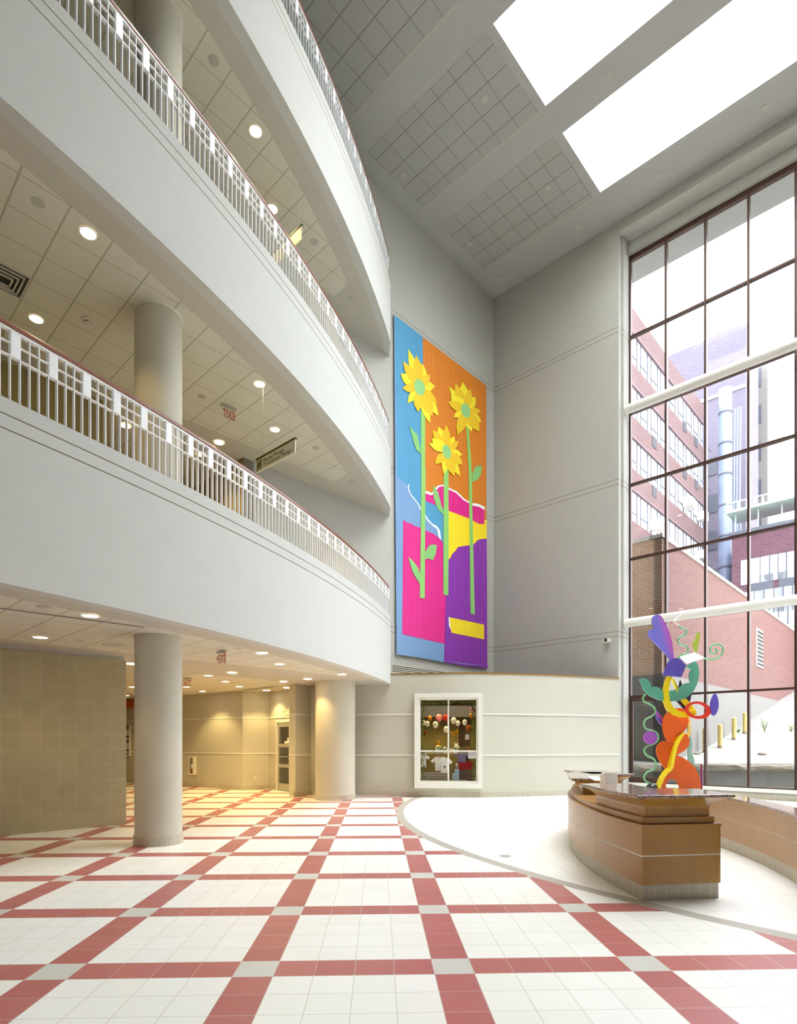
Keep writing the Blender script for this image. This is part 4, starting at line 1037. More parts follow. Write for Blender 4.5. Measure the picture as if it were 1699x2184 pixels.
o = tag(m.build('garland', 'garland green'), 'leafy green garland around the inside of the shop window', 'garland'); o['kind'] = 'stuff'

# ------------------------------------------------------------------ outside the great window
def on_plane(px, py, base, d):
    t, p = on_line(px, base, d); return t, Vector((p.x, p.y, CH+(YH-py)/F*p.y))
AW = -DB                                     # outwards, parallel to the banner wall
AC = V2((1411-CX)/F*22, 22.0)                # corner of the brick annex
zt = on_plane(1411, 1146, AC, AW)[1].z; zb = on_plane(1411, 1438, AC, AW)[1].z
ax = thing('brick_annex', 'low brick building with a pale concrete base just outside the great window', 'building', (*AC, 0))
L1, L2 = 29.0, 8.0
m = MB(); m.slab(AC, AC+AW*L1, -DR, 0, .3, zb, zt); m.build('red_brick_wall', 'red brick', ax)
m = MB(); m.slab(AC-DR*L2, AC, AW, .0, .3, zb, zt); m.build('tan_brick_wall', 'tan brick', ax)
m = MB(); m.slab(AC-AW*.06+DR*.05, AC+AW*L1+DR*.05, -DR, 0, .5, zt, zt+.14); m.slab(AC-DR*L2-AW*.06, AC+DR*.05-AW*.06, AW, 0, .5, zt, zt+.14); m.build('coping', 'white trim', ax)
m = MB(); m.slab(AC-AW*.12+DR*.12, AC+AW*L1+DR*.12, -DR, 0, .4, -.3, zb); m.slab(AC-DR*L2-AW*.12, AC+DR*.12-AW*.12, AW, 0, .4, -.3, zb); m.build('concrete_base', 'pale concrete', ax)
m = MB()
for sj in (6.4, 13.4, 22): m.slab(AC+AW*sj+DR*.12, AC+AW*(sj+.03)+DR*.12, DR, 0, .012, -.2, zb-.6)
m.build('base_joints', 'cover plate', ax)
m = MB(); m.slab(AC+AW*.2, AC+AW*L1, -DR, .3, 7.2, zt-.3, zt-.1); m.build('roof', 'concrete', ax)
t, q = on_plane(1617, 1342, AC, AW); m = MB(); m.slab(AC+AW*(t-.6), AC+AW*(t+.9), DR, 0, .05, q.z-2.2, q.z); gv = m.build('louvre_frame', 'white trim', ax)
m = MB()
for k in range(9): m.slab(AC+AW*(t-.5), AC+AW*(t+.8), DR, .05, .07, q.z-2.1+.23*k, q.z-1.97+.23*k)
m.build('louvre_slats', 'dark slot', gv)
t, q = on_plane(1378, 1368, AC, DR)
# tower with ribbon windows
TC = V2((1355-CX)/F*40.7, 40.7); PX = 3.7
rz = on_plane(1353, 664.5, TC, AW)[1].z
tw = thing('ribbon_window_tower', 'tall brick tower with white ribbon windows beyond the annex', 'building', (*TC, 0))
SC = on_plane(1500, 900, TC, AW)[0]
m = MB(); m.slab(TC-AW*14, TC+AW*SC, -DR, .25, 12, 0, rz-.2); m.build('body', 'far red brick', tw)
M('tower glass', srgb(236, 240, 246), 0.12, 0, .03, spec=.8)
M('grey frame', srgb(84, 88, 98), 0.5); M('grille grey', srgb(44, 46, 54), .6)
M('rust sill', srgb(110, 88, 92), 0.7)
z_ref = on_plane(1355.2, 936.3, TC, AW)[1].z    # foot of a brick band
bh = on_plane(1355.2, 894, TC, AW)[1].z-z_ref; PX = (on_plane(1355.2, 936.3, TC, AW)[1].z-on_plane(1355.2, 1047, TC, AW)[1].z)
k = -6
bi = 0
z = z_ref+8*PX
while z > 1:
    if z < rz-.5:
        top = min(z+bh, rz)
        if z+PX+bh > rz: top = rz
        m = MB(); m.slab(TC-AW*14, TC+AW*SC, -DR, -.02, .25, z, top); m.build('brick_band', 'far red brick', tw)
        m = MB(); m.slab(TC-AW*14, TC+AW*SC, -DR, -.06, .25, z-.14, z); m.build('lintel', 'rust sill', tw)
        m = MB(); m.slab(TC-AW*14, TC+AW*SC, -DR, .10, .14, z-(PX-bh), z-.14); gl_ = m.build('ribbon_window', 'tower glass', tw)
        m = MB()
        for j in range(-7, 9):
            q0 = TC+AW*(j*2.0+.4); m.slab(q0, q0+AW*.07, -DR, .04, .10, z-(PX-bh), z-.14)
            q1 = TC+AW*(j*2.0+1.1); m.slab(q1, q1+AW*.05, -DR, .05, .10, z-(PX-bh), z-.14)
            m.slab(q1, q1+AW*1.2, -DR, .05, .10, z-(PX-bh)*.72, z-(PX-bh)*.68)
        m.build('window_bars', 'grey frame', gl_)
    z -= PX
for px, py in ((1394, 944), (1459, 911), (1483, 943), (1394, 1049), (1459, 1010), (1484, 1034)):
    t, q = on_plane(px, py, TC, AW); m = MB(); m.slab(TC+AW*(t-.42), TC+AW*(t+.42), -DR, -.05, 0, q.z-.40, q.z+.40); m.build('grille', 'grille grey', tw)
for i, (px, py, lb) in enumerate(((1392, 1124, 'window air conditioner at the foot of the tower, nearest the annex corner'), (1459, 1075, 'window air conditioner on the tower, left of two above the annex roof'), (1489, 1104, 'window air conditioner on the tower, beside the big duct'),
                                  (1485, 1187, 'window air conditioner low on the tower, just over the annex coping'))):
    t, q = on_plane(px, py, TC, AW); c_ = TC+AW*t
    r = thing('air_conditioner', lb, 'air conditioner', q, 'window air conditioners on the tower')
    m = MB(); m.slab(c_-AW*.45, c_+AW*.45, DR, .0, .7, q.z-.35, q.z+.35); m.build('case', 'ivory plastic', r)
    m = MB()
    for k in range(6): m.slab(c_-AW*.40, c_+AW*.40, DR, .70, .715, q.z-.3+.1*k, q.z-.25+.1*k)
    m.build('grille', 'grey frame', r)
# set back wing, duct, pale tower, low brick wing with a canopy
TE = TC+AW*SC
wg = thing('rear_wing', 'hazy purple brick wing behind the ribbon window tower', 'building', (*(TE+AW*6), 0))
WB = TE+AW*6
zq = on_plane(1575, 694, WB, DR)[1].z; tq = on_plane(1590, 694, WB, DR)[0]
m = MB(); m.slab(WB-DR*12, WB+DR*tq, AW, 0, 5, 0, zq); m.build('wall', 'purple brick', wg)
m = MB(); m.slab(WB-DR*12, WB+DR*tq, -AW, 0, .1, zq-6.2, zq-5.9); m.build('string_course', 'white trim', wg)
for k in range(7):
    z = 6+3.7*k; t0_ = on_plane(1517, 1000, WB, DR)[0]
    m = MB(); m.slab(WB+DR*(t0_-.9), WB+DR*(t0_+.5), -AW, 0, .06, z, z+1.8); m.build('pane', 'grey frame', wg)
dt = thing('exhaust_duct', 'big silvery vertical exhaust duct beside the brick tower', 'duct', (0, 0, 0))
dt_y = 50.5; dc = V2((1546-CX)/F*dt_y, dt_y); dt.location = (*dc, 0)
M('duct metal', srgb(134, 146, 172), 0.45, .1, .05)
zdt, zdb = atY(1546, 830, dt_y).z, atY(1546, 1225, dt_y).z
m = MB(); m.lathe(dc, [(.42, zdb-4), (.5, zdb), (.52, zdb+.4), (.52, zdt)], 28); m.build('pipe', 'duct metal', dt, smooth=True)
for k in range(6):
    z = zdb+.5+k*(zdt-zdb)/6; m = MB(); m.lathe(dc, [(.56, z), (.56, z+.14)], 28); m.build('collar', 'grey frame', dt)
for j in range(3):
    o_ = dc+DR*(.75+.22*j); m = MB(); m.tube(smooth_path([(o_.x, o_.y, zdt-2), (o_.x, o_.y, zdb+3.2), (o_.x+DR.x*.9, o_.y+DR.y*.9, zdb+1.2), (o_.x+DR.x*.9, o_.y+DR.y*.9, zdb-6)], 4), .07, 8); m.build('side_pipe', 'duct metal', dt, smooth=True)
pt_ = thing('pale_tower', 'pale sunlit tower block right of the exhaust duct', 'building', (0, 0, 0))
PB = V2((1566-CX)/F*62, 62.0); pt_.location = (*PB, 0)
zp = on_plane(1600, 700, PB, DR)[1].z; tp_ = on_plane(1636, 900, PB, DR)[0]
m = MB(); m.slab(PB, PB+DR*tp_, AW, 0, 9, 0, zp); m.build('wall', 'pale concrete', pt_)
for k in range(9):
    z = 8+3.9*k; m = MB(); m.slab(PB+DR*(tp_*.70), PB+DR*(tp_*.82), -AW, 0, .06, z, z+1.9); m.build('pane', 'grey frame', pt_)
LB = V2((1560-CX)/F*47, 47.0)
lw = thing('low_brick_wing', 'low brick wing with a row of windows seen over the annex', 'building', (*LB, 0))
zl = on_plane(1640, 1126, LB, DR)[1].z; tl = on_plane(1699, 1126, LB, DR)[0]+6
m = MB(); m.slab(LB, LB+DR*tl, AW, 0, 10, 0, zl); m.build('wall', 'far red brick cross', lw)
m = MB(); m.slab(LB-DR*.2, LB+DR*tl, -AW, 0, .15, zl, zl+.25); m.build('parapet', 'grey frame', lw)
for row_y, mat, wd, hh, xs in ((1212, 'tower glass', 1.35, 2.0, (1600, 1621, 1641, 1659, 1677, 1695, 1712)), (1243, 'grey frame', 1.7, 1.2, (1622, 1688)), (1282, 'tower glass', 1.35, 1.9, (1608, 1629, 1650, 1670, 1690, 1710)), (1325, 'tower glass', 1.35, 1.9, (1640, 1660, 1680, 1700))):
    zr = on_plane(1640, row_y-(0 if row_y != 1243 else 3), LB, DR)[1].z
    for px in xs:
        t, q = on_plane(px, 1200, LB, DR); m = MB(); m.slab(LB+DR*(t-wd/2), LB+DR*(t+wd/2), -AW, 0, .05, zr-hh/2, zr+hh/2)
        o = m.build('window' if mat == 'tower glass' else 'louvre', mat, lw)
        if mat == 'tower glass':
            m = MB(); m.slab(LB+DR*(t-.03), LB+DR*(t+.03), -AW, .05, .08, zr-hh/2, zr+hh/2); m.build('glazing_bar', 'grey frame', o)
M('canopy green', srgb(176, 200, 190), 0.6, var=.08)
cp = thing('walkway_canopy', 'pale green walkway canopy above the low brick wing', 'canopy', (*LB, zl+.25))
for k in range(9):
    c_ = LB+DR*(k*1.6+.2); z0 = zl+.25
    m = MB(); m.slab(c_, c_+DR*.08, AW, .1, .2, z0, z0+1.5); m.build('post', 'canopy green', cp)
m = MB(); m.slab(LB-DR*.3, LB+DR*tl, AW, -.5, 2.5, zl+1.75, zl+1.95); m.build('deck', 'canopy green', cp)
m = MB()
for k in range(26):
    c_ = LB+DR*(k*.55); m.slab(c_, c_+DR*.06, AW, -.45, .05, zl+1.95, zl+2.5)
m.slab(LB-DR*.3, LB+DR*tl, AW, -.5, -.42, zl+2.5, zl+2.6); m.build('rail', 'canopy green', cp)
# ramp, lower ground
def ramp_z(Y):
    if Y < 28.8: d = Y-21.7; return .925+.085*d+.014*d*d
    d = Y-28.8; return 2.236+.27*d-.0012*d*d
m = MB(); n = 40
rows = [21.6+(28.8-21.6)*i/16 for i in range(17)]
def strip(rows, x0, x1, depth):
    mb = MB(); nx = 14; vs = []
    for y in rows:
        for i in range(nx+1):
            x = x0+(x1-x0)*i/nx; vs.append((x, y, ramp_z(y)))
    nv = len(vs); vs += [(a, b, c-depth) for a, b, c in vs]; fs = []; W_ = nx+1
    for j in range(len(rows)-1):
        for i in range(nx):
            a = j*W_+i; fs += [(a, a+1, a+W_+1, a+W_), (nv+a+W_, nv+a+W_+1, nv+a+1, nv+a)]
    for i in range(nx):
        a = (len(rows)-1)*W_+i; fs += [(i+1, i, nv+i, nv+i+1), (a, a+1, nv+a+1, nv+a)]
    for j in range(len(rows)-1):
        a = j*W_; b = a+nx; fs += [(a, a+W_, nv+a+W_, nv+a), (b+W_, b, nv+b, nv+b+W_)]
    return mb.add(vs, fs)
struct(strip(rows, 8, 46, .10).build('path', 'concrete'), 'worn concrete ramp slab outside the window')
struct(strip([28.81+(70-28.8)*i/20 for i in range(21)], 8, 90, .4).build('path', 'pale concrete'), 'bright concrete drive rising beyond the ramp')
random.seed(3); m = MB(); vs = []; k = 90
for i in range(k+1):
    x = 8+(46-8)*i/k; j = lambda s_: random.uniform(-s_, s_)
    vs += [(x, 21.62+j(.04), .925-.02+j(.02)), (x, 21.50+j(.06), .84+j(.05)), (x, 21.54+j(.06), .70+j(.05)), (x, 21.75, .62+j(.04)), (x, 21.8, .9)]
fs = []
for i in range(k):
    for c_ in range(5):
        d_ = (c_+1) % 5; fs.append((i*5+c_, (i+1)*5+c_, (i+1)*5+d_, i*5+d_))
m.add(vs, fs); struct(m.build('kerb', 'rough concrete'), 'broken edge of the concrete ramp slab')
m = MB(); m.slab(V2(8, 22.4), V2(46, 22.4), V2(0, 1), 0, .2, -.4, .8); struct(m.build('wall_retaining', 'concrete'))
m = MB(); m.prism([AB(0, 4)+NR*1.06, AB(0, 40)+NR*1.06, AB(0, 40)+NR*60, AB(0, -5)+NR*60, AB(0, -5)+NR*1.06], -.5, -.25); struct(m.build('ground', 'concrete'), 'low concrete ground outside the window')
for px, yb, yt, Y, lb in ((1503, 1607, 1555, 24.6, 'yellow bollard nearest the sculpture'), (1535, 1591, 1541, 25.6, 'yellow bollard second from the sculpture'),
                          (1565, 1576, 1529, 27.3, 'yellow bollard third from the sculpture, next to the last'), (1588, 1564, 1519, 28.5, 'yellow bollard farthest up the ramp')):
    b0, b1 = atY(px, yb, Y), atY(px, yt, Y); zr = ramp_z(Y); h = b1.z-b0.z
    t = thing('bollard', lb, 'bollard', (b0.x, Y, zr), 'yellow bollards on the ramp')
    m = MB(); m.lathe((b0.x, Y), [(.098, zr-.02), (.098, zr+h-.03), (.07, zr+h), (.02, zr+h+.012)], 20); m.build('post', 'bollard yellow', t, smooth=True)
    m = MB(); m.lathe((b0.x, Y), [(.104, zr-.01), (.101, zr+.09), (.099, zr+.10)], 20); m.build('rusty_foot', 'rough concrete', t)
def rock(px, py, r, lb):
    p = None
    for i in range(200):
        Y = 21+i*.05; q = atY(px, py, Y)
        if q.z <= ramp_z(Y): p = q; break
    m = MB(); m.ball((p.x, p.y, p.z+r*.25), r, 9, 6, (1.3, 1, .55)); tag(m.build('stone', 'rough concrete'), lb, 'stone')
rock(1625, 1610, .15, 'pale stone lying on the open ramp slab'); rock(1486, 1609, .12, 'small stone on the ramp beside the bollard row')
M('weed green', srgb(120, 140, 84), .8, var=.3)
for px, Y, h, n_, lb in ((1630, 28.7, .75, 10, 'tall thin weed at the top of the ramp slab'), (1687, 28.7, .4, 9, 'leafy green weed at the top of the ramp slab'), (1574, 28.6, .22, 7, 'low dry weed between the two farthest bollards')):
    x = (px-CX)/F*Y; z = ramp_z(Y); m = MB(); random.seed(px)
    for i in range(n_):
        a = random.uniform(0, 6.28); hh = h*random.uniform(.5, 1); e = Vector((x+math.cos(a)*hh*.3, Y+math.sin(a)*.1, z+hh))
        m.tube([Vector((x, Y, z)), Vector((x, Y, z)).lerp(e, .6)+Vector((0, 0, hh*.05)), e], [.008, .006, .003], 5)
        for j in range(3):
            c_ = Vector((x, Y, z)).lerp(e, .4+.25*j); s_ = Vector((random.uniform(-1, 1), .2, random.uniform(-.3, 1)))*.06
            m.add([c_, c_+s_+Vector((.02, 0, -.02)), c_+s_*1.8, c_+s_+Vector((-.02, 0, .03))], [(0, 1, 2, 3)])
    tag(m.build('weed', 'weed green'), lb, 'weed')

# ------------------------------------------------------------------ recessed downlights
def downlight(px, py, Z, lb, group, r=.10, power=1.0, light=True):
    p = atZ(px, py, Z); t = thing('downlight', lb, 'ceiling light', (p.x, p.y, Z), group)
    m = MB(); n = 28; vs = []
    for rr, z in ((r+.018, Z-.001), (r+.018, Z-.009), (r, Z-.009), (r-.004, Z-.004)):
        vs += [(p.x+rr*math.cos(2*math.pi*k/n), p.y+rr*math.sin(2*math.pi*k/n), z) for k in range(n)]
    fs = [(a*n+k, a*n+(k+1) % n, (a+1)*n+(k+1) % n, (a+1)*n+k) for a in range(3) for k in range(n)]
    m.add(vs, fs); m.build('trim_ring', 'lamp ring', t, smooth=True)
    m = MB(); m.lathe(p, [(r, Z-.006), (r*.7, Z-.0045)], n); m.build('lens', 'lamp lens', t)
    if light:
        li = bpy.data.lights.new('downlight', 'SPOT'); li.energy = DOWN_W*power; li.color = WARM; li.spot_size = math.radians(108); li.spot_blend = .5; li.shadow_soft_size = .06
        lo = bpy.data.objects.new('downlight_lamp', li); COL.objects.link(lo); lo.location = (p.x, p.y, Z-.03); lo.parent = t; lo.matrix_parent_inverse = Matrix.Translation(t.location).inverted()
    return t
Z1 = SOFF[0]-.006
g1 = 'downlights over the ground floor lobby'
for px, py, lb, k in ((192, 1313, 'ceiling downlight nearest the balcony edge, left of the first column', .6), (86, 1359, 'ceiling downlight above the sandstone tile wall', .6),
                   (280.5, 1416, 'ceiling downlight in the gap between the tile wall and the first column', 1.6), (282, 1465, 'ceiling downlight deep in the gap behind the first column', 2), (269.5, 1483.5, 'small far ceiling downlight in the gap, second from the end', 2), (271.7, 1494, 'farthest ceiling downlight down the corridor', 2),
                   (557.5, 1392.7, 'bright ceiling downlight right of the arrowed exit sign', .8), (595.7, 1416, 'ceiling downlight between the exit sign and the wide column', .8), (494.5, 1434.8, 'ceiling downlight below the arrowed exit sign', 1.3),
                   (444, 1440.6, 'ceiling downlight just right of the plain exit sign', 1.6), (480.7, 1453.6, 'ceiling downlight in the middle of the corridor ceiling', 1.6), (510, 1464, 'ceiling downlight before the corridor wall corner', 1.8), (431.5, 1474, 'ceiling downlight close to the corridor wall, left', 2.2),
                   (397, 1464.8, 'ceiling downlight under the plain exit sign', 1.8), (604, 1453.6, 'ceiling downlight in front of the square pillar', 1.0), (655.5, 1448.3, 'ceiling downlight beside the wide column, left', 1.6), (728.5, 1438, 'ceiling downlight in front of the wide column', .5),
                   (567.8, 1472.4, 'ceiling downlight in the recess corner by the glazed door', 1.8), (612, 1467, 'ceiling downlight over the glazed door', 1.8)):
    downlight(px, py, Z1, lb, g1, .11, k)
for px, py, lb in ((188, 497, 'bright downlight under the middle balcony, high above the lobby column'), (77, 680, 'downlight just above the lowest balcony handrail, far left'), (553, 819, 'downlight under the middle balcony above the reversed exit sign'),
                   (586, 916, 'downlight above the hanging therapy sign'), (467, 944, 'downlight under the reversed exit sign'), (268, 908, 'downlight seen between the lower balcony balusters, left of the column'), (427, 969, 'downlight seen between the balusters, right of the column')):
    downlight(px, py, SOFF[1]-.006, lb, 'downlights under the middle balcony', .105, 1.3)
for px, py, lb in ((545, 280, 'brightest downlight under the top balcony'), (580, 446, 'downlight under the top balcony half hidden by the handrail')):
    downlight(px, py, SOFF[2]-.006, lb, 'downlights under the top balcony', .12, 1.3)

for u in (.25, .75):  # unseen lamps added to brighten the shop display
    q = gl+(gr-gl)*u+nin*.9; k = F/q.y
    downlight(CX+F*q.x/q.y, YH-(3.295-CH)*k, 3.295, 'unseen lamp added in the shop ceiling to brighten the display', 'unseen lamps added inside the shop', .09, 1.7)
# small ceiling fittings
def disc(px, py, Z, r, lb, name='sprinkler_cover', cat='sprinkler cover', group=None):
    p = atZ(px, py, Z); m = MB(); m.lathe(p, [(r*.6, Z-.012), (r, Z-.006), (r, Z-.001)], 22); return tag(m.build(name, 'cover plate', smooth=True), lb, cat, group)
ga = 'cover plates on the atrium ceiling'
for px, py, lb in ((1298, 160, 'small round cover plate on the beam between the two skylights'), (1630, 230, 'small round cover plate near the window side edge, right of the skylight'), (1406, 374, 'small round cover plate below the corner of the brighter skylight'), (1233, 486, 'small round cover plate above the tall blank wall'),
                   (1064, 596, 'small round cover plate near the far ceiling corner'), (1033, 212, 'round cover plate in the larger tile field, skylight end'), (859, 373, 'round cover plate in the larger tile field, banner end'), (1169, 401, 'round cover plate in the smaller tile field, skylight end'), (1001, 520, 'round cover plate in the smaller tile field, corner end')):
    disc(px, py, CEIL-.006, .095, lb, group=ga)
for px, py, i, r, lb in ((456, 129, 2, .10, 'round cover plate under the top balcony beside the column'), (669, 516, 2, .10, 'round cover plate right of the small hanging sign'), (748, 637, 2, .085, 'round cover plate under the tip of the top balcony'),
                         (81, 432, 1, .085, 'round cover plate under the middle balcony, near its edge'), (430, 845, 1, .08, 'round cover plate beside the reversed exit sign'), (674, 955, 1, .09, 'round cover plate right of the therapy sign'), (750, 1027, 1, .09, 'round cover plate under the tip of the middle balcony'),
                         (93, 1294, 0, .09, 'round cover plate at the lobby ceiling edge over the tile wall'), (169, 1367, 0, .07, 'small round cover plate left of the lobby speaker grille'), (507, 1383, 0, .08, 'round cover plate between the exit sign and a downlight')):
    disc(px, py, SOFF[i]-.006, r, lb)
disc(244, 1376, SOFF[0]-.006, .22, 'wide round ceiling speaker grille behind the first column', 'speaker_grille', 'speaker')
p = atZ(187, 683, SOFF[1]-.006); sd = thing('smoke_detector', 'round smoke detector under the middle balcony left of the column', 'smoke detector', (*p, SOFF[1]-.006))
m = MB(); m.lathe(p, [(.10, SOFF[1]-.007), (.10, SOFF[1]-.02), (.075, SOFF[1]-.035)], 26); m.build('base', 'vent metal', sd, smooth=True)
m = MB(); m.lathe(p, [(.05, SOFF[1]-.035), (.05, SOFF[1]-.055), (.03, SOFF[1]-.065)], 20); m.build('sensor_head', 'vent metal', sd, smooth=True)
m = MB()
for k in range(6): a = k*1.047; m.box((p.x+.051*math.cos(a), p.y+.051*math.sin(a), SOFF[1]-.045), (.012, .012, .012))
m.build('sensor_slots', 'dark slot', sd)
# square ceiling diffuser over the lowest balcony
gd = V2(math.cos(GA), math.sin(GA)); gp = V2(-gd.y, gd.x)
c4 = atZ(8, 592, SOFF[1]); ZD = SOFF[1]-.007
df = thing('ceiling_diffuser', 'square louvred air diffuser in the ceiling above the lowest balcony', 'air vent', (*c4, ZD))
for k, h in enumerate((.30, .235, .17, .105)):
    m = MB(); zz = ZD-.002-.012*k
    for s_ in (1, -1):
        for d1, d2 in ((gd, gp), (gp, gd)):
            m.slab(c4+d1*(s_*h)-d2*h, c4+d1*(s_*h)+d2*h, d1, -.022, .0, zz-.012, zz+.01)
    m.build('louvre_ring', 'vent metal', df)
m = MB(); m.box((c4.x, c4.y, ZD-.0015), (.58, .58, .003), gd); m.build('throat', 'dark slot', df)
# linear slot in the lobby ceiling
q0, q1 = atZ(0, 1295, SOFF[0]), atZ(311, 1336.5, SOFF[0]); d_ = (q1-q0).normalized()
lsd = thing('slot_diffuser', 'long slot diffuser in the lobby ceiling left of the first column', 'air vent', (*q1, SOFF[0]))
m = MB(); m.slab(q0-d_*2, q1, V2(-d_.y, d_.x), -.045, .045, SOFF[0]-.013, SOFF[0]-.004); m.build('frame', 'vent metal', lsd)
m = MB(); m.slab(q0-d_*1.98, q1-d_*.03, V2(-d_.y, d_.x), -.026, .026, SOFF[0]-.0145, SOFF[0]-.012); m.build('slot', 'dark slot', lsd)
q0, q1 = atZ(519, 1471, SOFF[0]), atZ(588, 1463.5, SOFF[0]); d_ = (q1-q0).normalized()
lsd = thing('slot_diffuser', 'short slot diffuser in the corridor ceiling near the door recess', 'air vent', (*q1, SOFF[0]))
m = MB(); m.slab(q0, q1, V2(-d_.y, d_.x), -.07, .07, SOFF[0]-.012, SOFF[0]-.004); m.build('frame', 'vent metal', lsd)
m = MB(); m.slab(q0+d_*.05, q1-d_*.05, V2(-d_.y, d_.x), -.045, .045, SOFF[0]-.014, SOFF[0]-.011); m.build('slot', 'dark slot', lsd)

# ------------------------------------------------------------------ signs
def exit_sign(label, body, px0, py0, px1, py1, Z, Yc, mirror=False, letters='EXIT', h=.26, ydir=None):
    """acrylic panel hung just below ceiling height Z; its top corners are given in the photo"""
    p0, p1 = atZ(px0, py0, Z), atZ(px1, py1, Z)
    d = (p1-p0).normalized(); L = (p1-p0).length; n = V2(d.y, -d.x)
    if n.dot(-p0) < 0: n = -n
    t = thing('exit_sign', label, 'exit sign', (*((p0+p1)/2), Z))
    m = MB(); m.slab(p0, p1, n, -.004, .004, Z-h, Z); m.build('panel', 'clear acrylic', t)
    m = MB(); m.slab(p0, p1, n, -.02, .02, Z-.012, Z+.03); m.build('holder', 'cover plate', t)
    o = p0+n*.007; x3 = Vector((d.x, d.y, 0))
    return t, p0, p1, d, n, L
t, p0, p1, d, n, L = exit_sign('exit sign with a left arrow under the lobby ceiling', 'EXIT', 463, 1393.2, 482, 1390.6, SOFF[0]-.05, 0, h=.235)
x3 = Vector((d.x, d.y, 0)); b = p0+d*(L*.20)+n*.008
text('EXIT', 'letters', (b.x, b.y, SOFF[0]-.05-.205), x3, (0, 0, 1), .24, 'exit red', t, width=L*.70)
b = p0+d*(L*.03)+n*.008; m = MB(); zc = SOFF[0]-.05-.11
for s_ in (1, -1): m.tube([(b.x+d.x*L*.10, b.y+d.y*L*.10, zc+s_*.045), (b.x+d.x*L*.02, b.y+d.y*L*.02, zc)], .010, 6)
m.build('arrow', 'exit red', t)
b = p1-d*.02+n*.008; m = MB(); m.tube([(b.x, b.y, SOFF[0]-.27), (b.x, b.y, SOFF[0]-.06)], .008, 6); m.build('edge_strip', 'exit red', t)
t, p0, p1, d, n, L = exit_sign('plain exit sign half hidden behind the first column', 'EXIT', 384, 1449, 408, 1448.2, SOFF[0]-.05, 0, h=.235)
b = p0+d*(L*.04)+n*.008
text('EXIT', 'letters', (b.x, b.y, SOFF[0]-.05-.215), (d.x, d.y, 0), (0, 0, 1), .27, 'exit red', t, width=L*.90)
Z2 = SOFF[1]-.06
t, p0, p1, d, n, L = exit_sign('clear exit sign seen in reverse under the middle balcony', 'EXIT', 471.5, 864, 502.5, 877.5, Z2, 0, h=.245)
b = p1-d*(L*.08)+n*.008
text('EXIT', 'letters', (b.x, b.y, Z2-.225), (-d.x, -d.y, 0), (0, 0, 1), .255, 'exit red', t, width=L*.78)
def hanging_sign(label, pl, pr, zt_l, hgt, ceil_z, lines, logo, tsize):
    d = (pr-pl).normalized(); n = V2(d.y, -d.x)
    if n.dot(-pl) < 0: n = -n
    t = thing('hanging_sign', label, 'sign', (*((pl+pr)/2), zt_l))
    m = MB(); m.slab(pl, pr, n, -.012, .012, zt_l-hgt, zt_l); m.build('panel', 'sign cream', t, bevel=.004)
    m = MB(); m.slab(pl-d*.01, pr+d*.02, n, -.022, .022, zt_l, zt_l+.035); m.build('top_bar', 'sign green', t)
    for f_ in (.17, .88):
        q = pl+(pr-pl)*f_; m = MB(); m.tube([(q.x, q.y, zt_l+.03), (q.x, q.y, ceil_z)], .0025, 6); m.build('hanger_wire', 'cover plate', t)
    return t, d, n
pl, pr = None, None
# left end at depth so that the panel runs along the tile grid
YL = 11.9; q = atY(547.5, 981, YL); zt_l = q.z
def same_z(px, py, Z): return atZ(px, py, Z)
pl = same_z(547.5, 983, zt_l); pr = same_z(630, 937, zt_l)
L = (pr-pl).length; hg = (atY(547.5, 983, pl.y).z-atY(547.5, 1009, pl.y).z)
t, d, n = hanging_sign('hanging cream sign reading Physical Therapy Occupational Therapy', pl, pr, zt_l, hg, SOFF[1]-.006, None, True, .1)
x3 = Vector((d.x, d.y, 0)); zz = Vector((0, 0, 1))
lo = pl+d*(L*.015)+n*.013; wl = L*.135; hl = hg*.78; zl0 = zt_l-hg*.90
m = MB()
def bx(u0, u1, v0, v1):
    a_, b_ = lo+d*(wl*u0), lo+d*(wl*u1); m.slab(a_, b_, n, 0, .003, zl0+hl*v0, zl0+hl*v1)
bx(0, 1, 0, .05); bx(0, 1, .95, 1); bx(0, .06, 0, 1); bx(.94, 1, 0, 1); m.build('logo_border', 'sign green', t)
m = MB()
def lp_(u, v): a_ = lo+d*(wl*u)+n*.001; return Vector((a_.x, a_.y, zl0+hl*v))
N_ = Vector((n.x, n.y, 0))
for cx_, cy_ in ((.5, .72), (.5, .28), (.27, .5), (.73, .5)):
    dx, dy = cx_-.5, cy_-.5; k = 1/.22; ux, uy = dx*k, dy*k; vx, vy = -uy, ux
    P_ = [(.03, 0), (.20, .17), (.30, .17), (.33, .07), (.29, 0), (.33, -.07), (.30, -.17), (.20, -.17)]
    m.plate([lp_(.5+ux*a_*1.05+vx*b_*.95, .5+uy*a_*1.05+vy*b_*.95) for a_, b_ in P_], N_, .003)
m.build('clover_logo', 'sign green', t)
m = MB()
for u0, v0, u1, v1 in ((.08, .06, .36, .36), (.64, .64, .92, .94), (.08, .94, .36, .64), (.64, .36, .92, .06)):
    m.tube([lp_(u0, v0)+N_*.003, lp_(u1, v1)+N_*.003], .004, 6)
m.build('logo_rays', 'sign green', t)
b = pl+d*(L*.19)+n*.014
text('Physical Therapy', 'letters', (b.x, b.y, zt_l-hg*.46), x3, zz, hg*.40, 'sign ink', t, width=L*.54)
text('Occupational Therapy', 'letters', (b.x, b.y, zt_l-hg*.80), x3, zz, hg*.40, 'sign ink', t, width=L*.72)
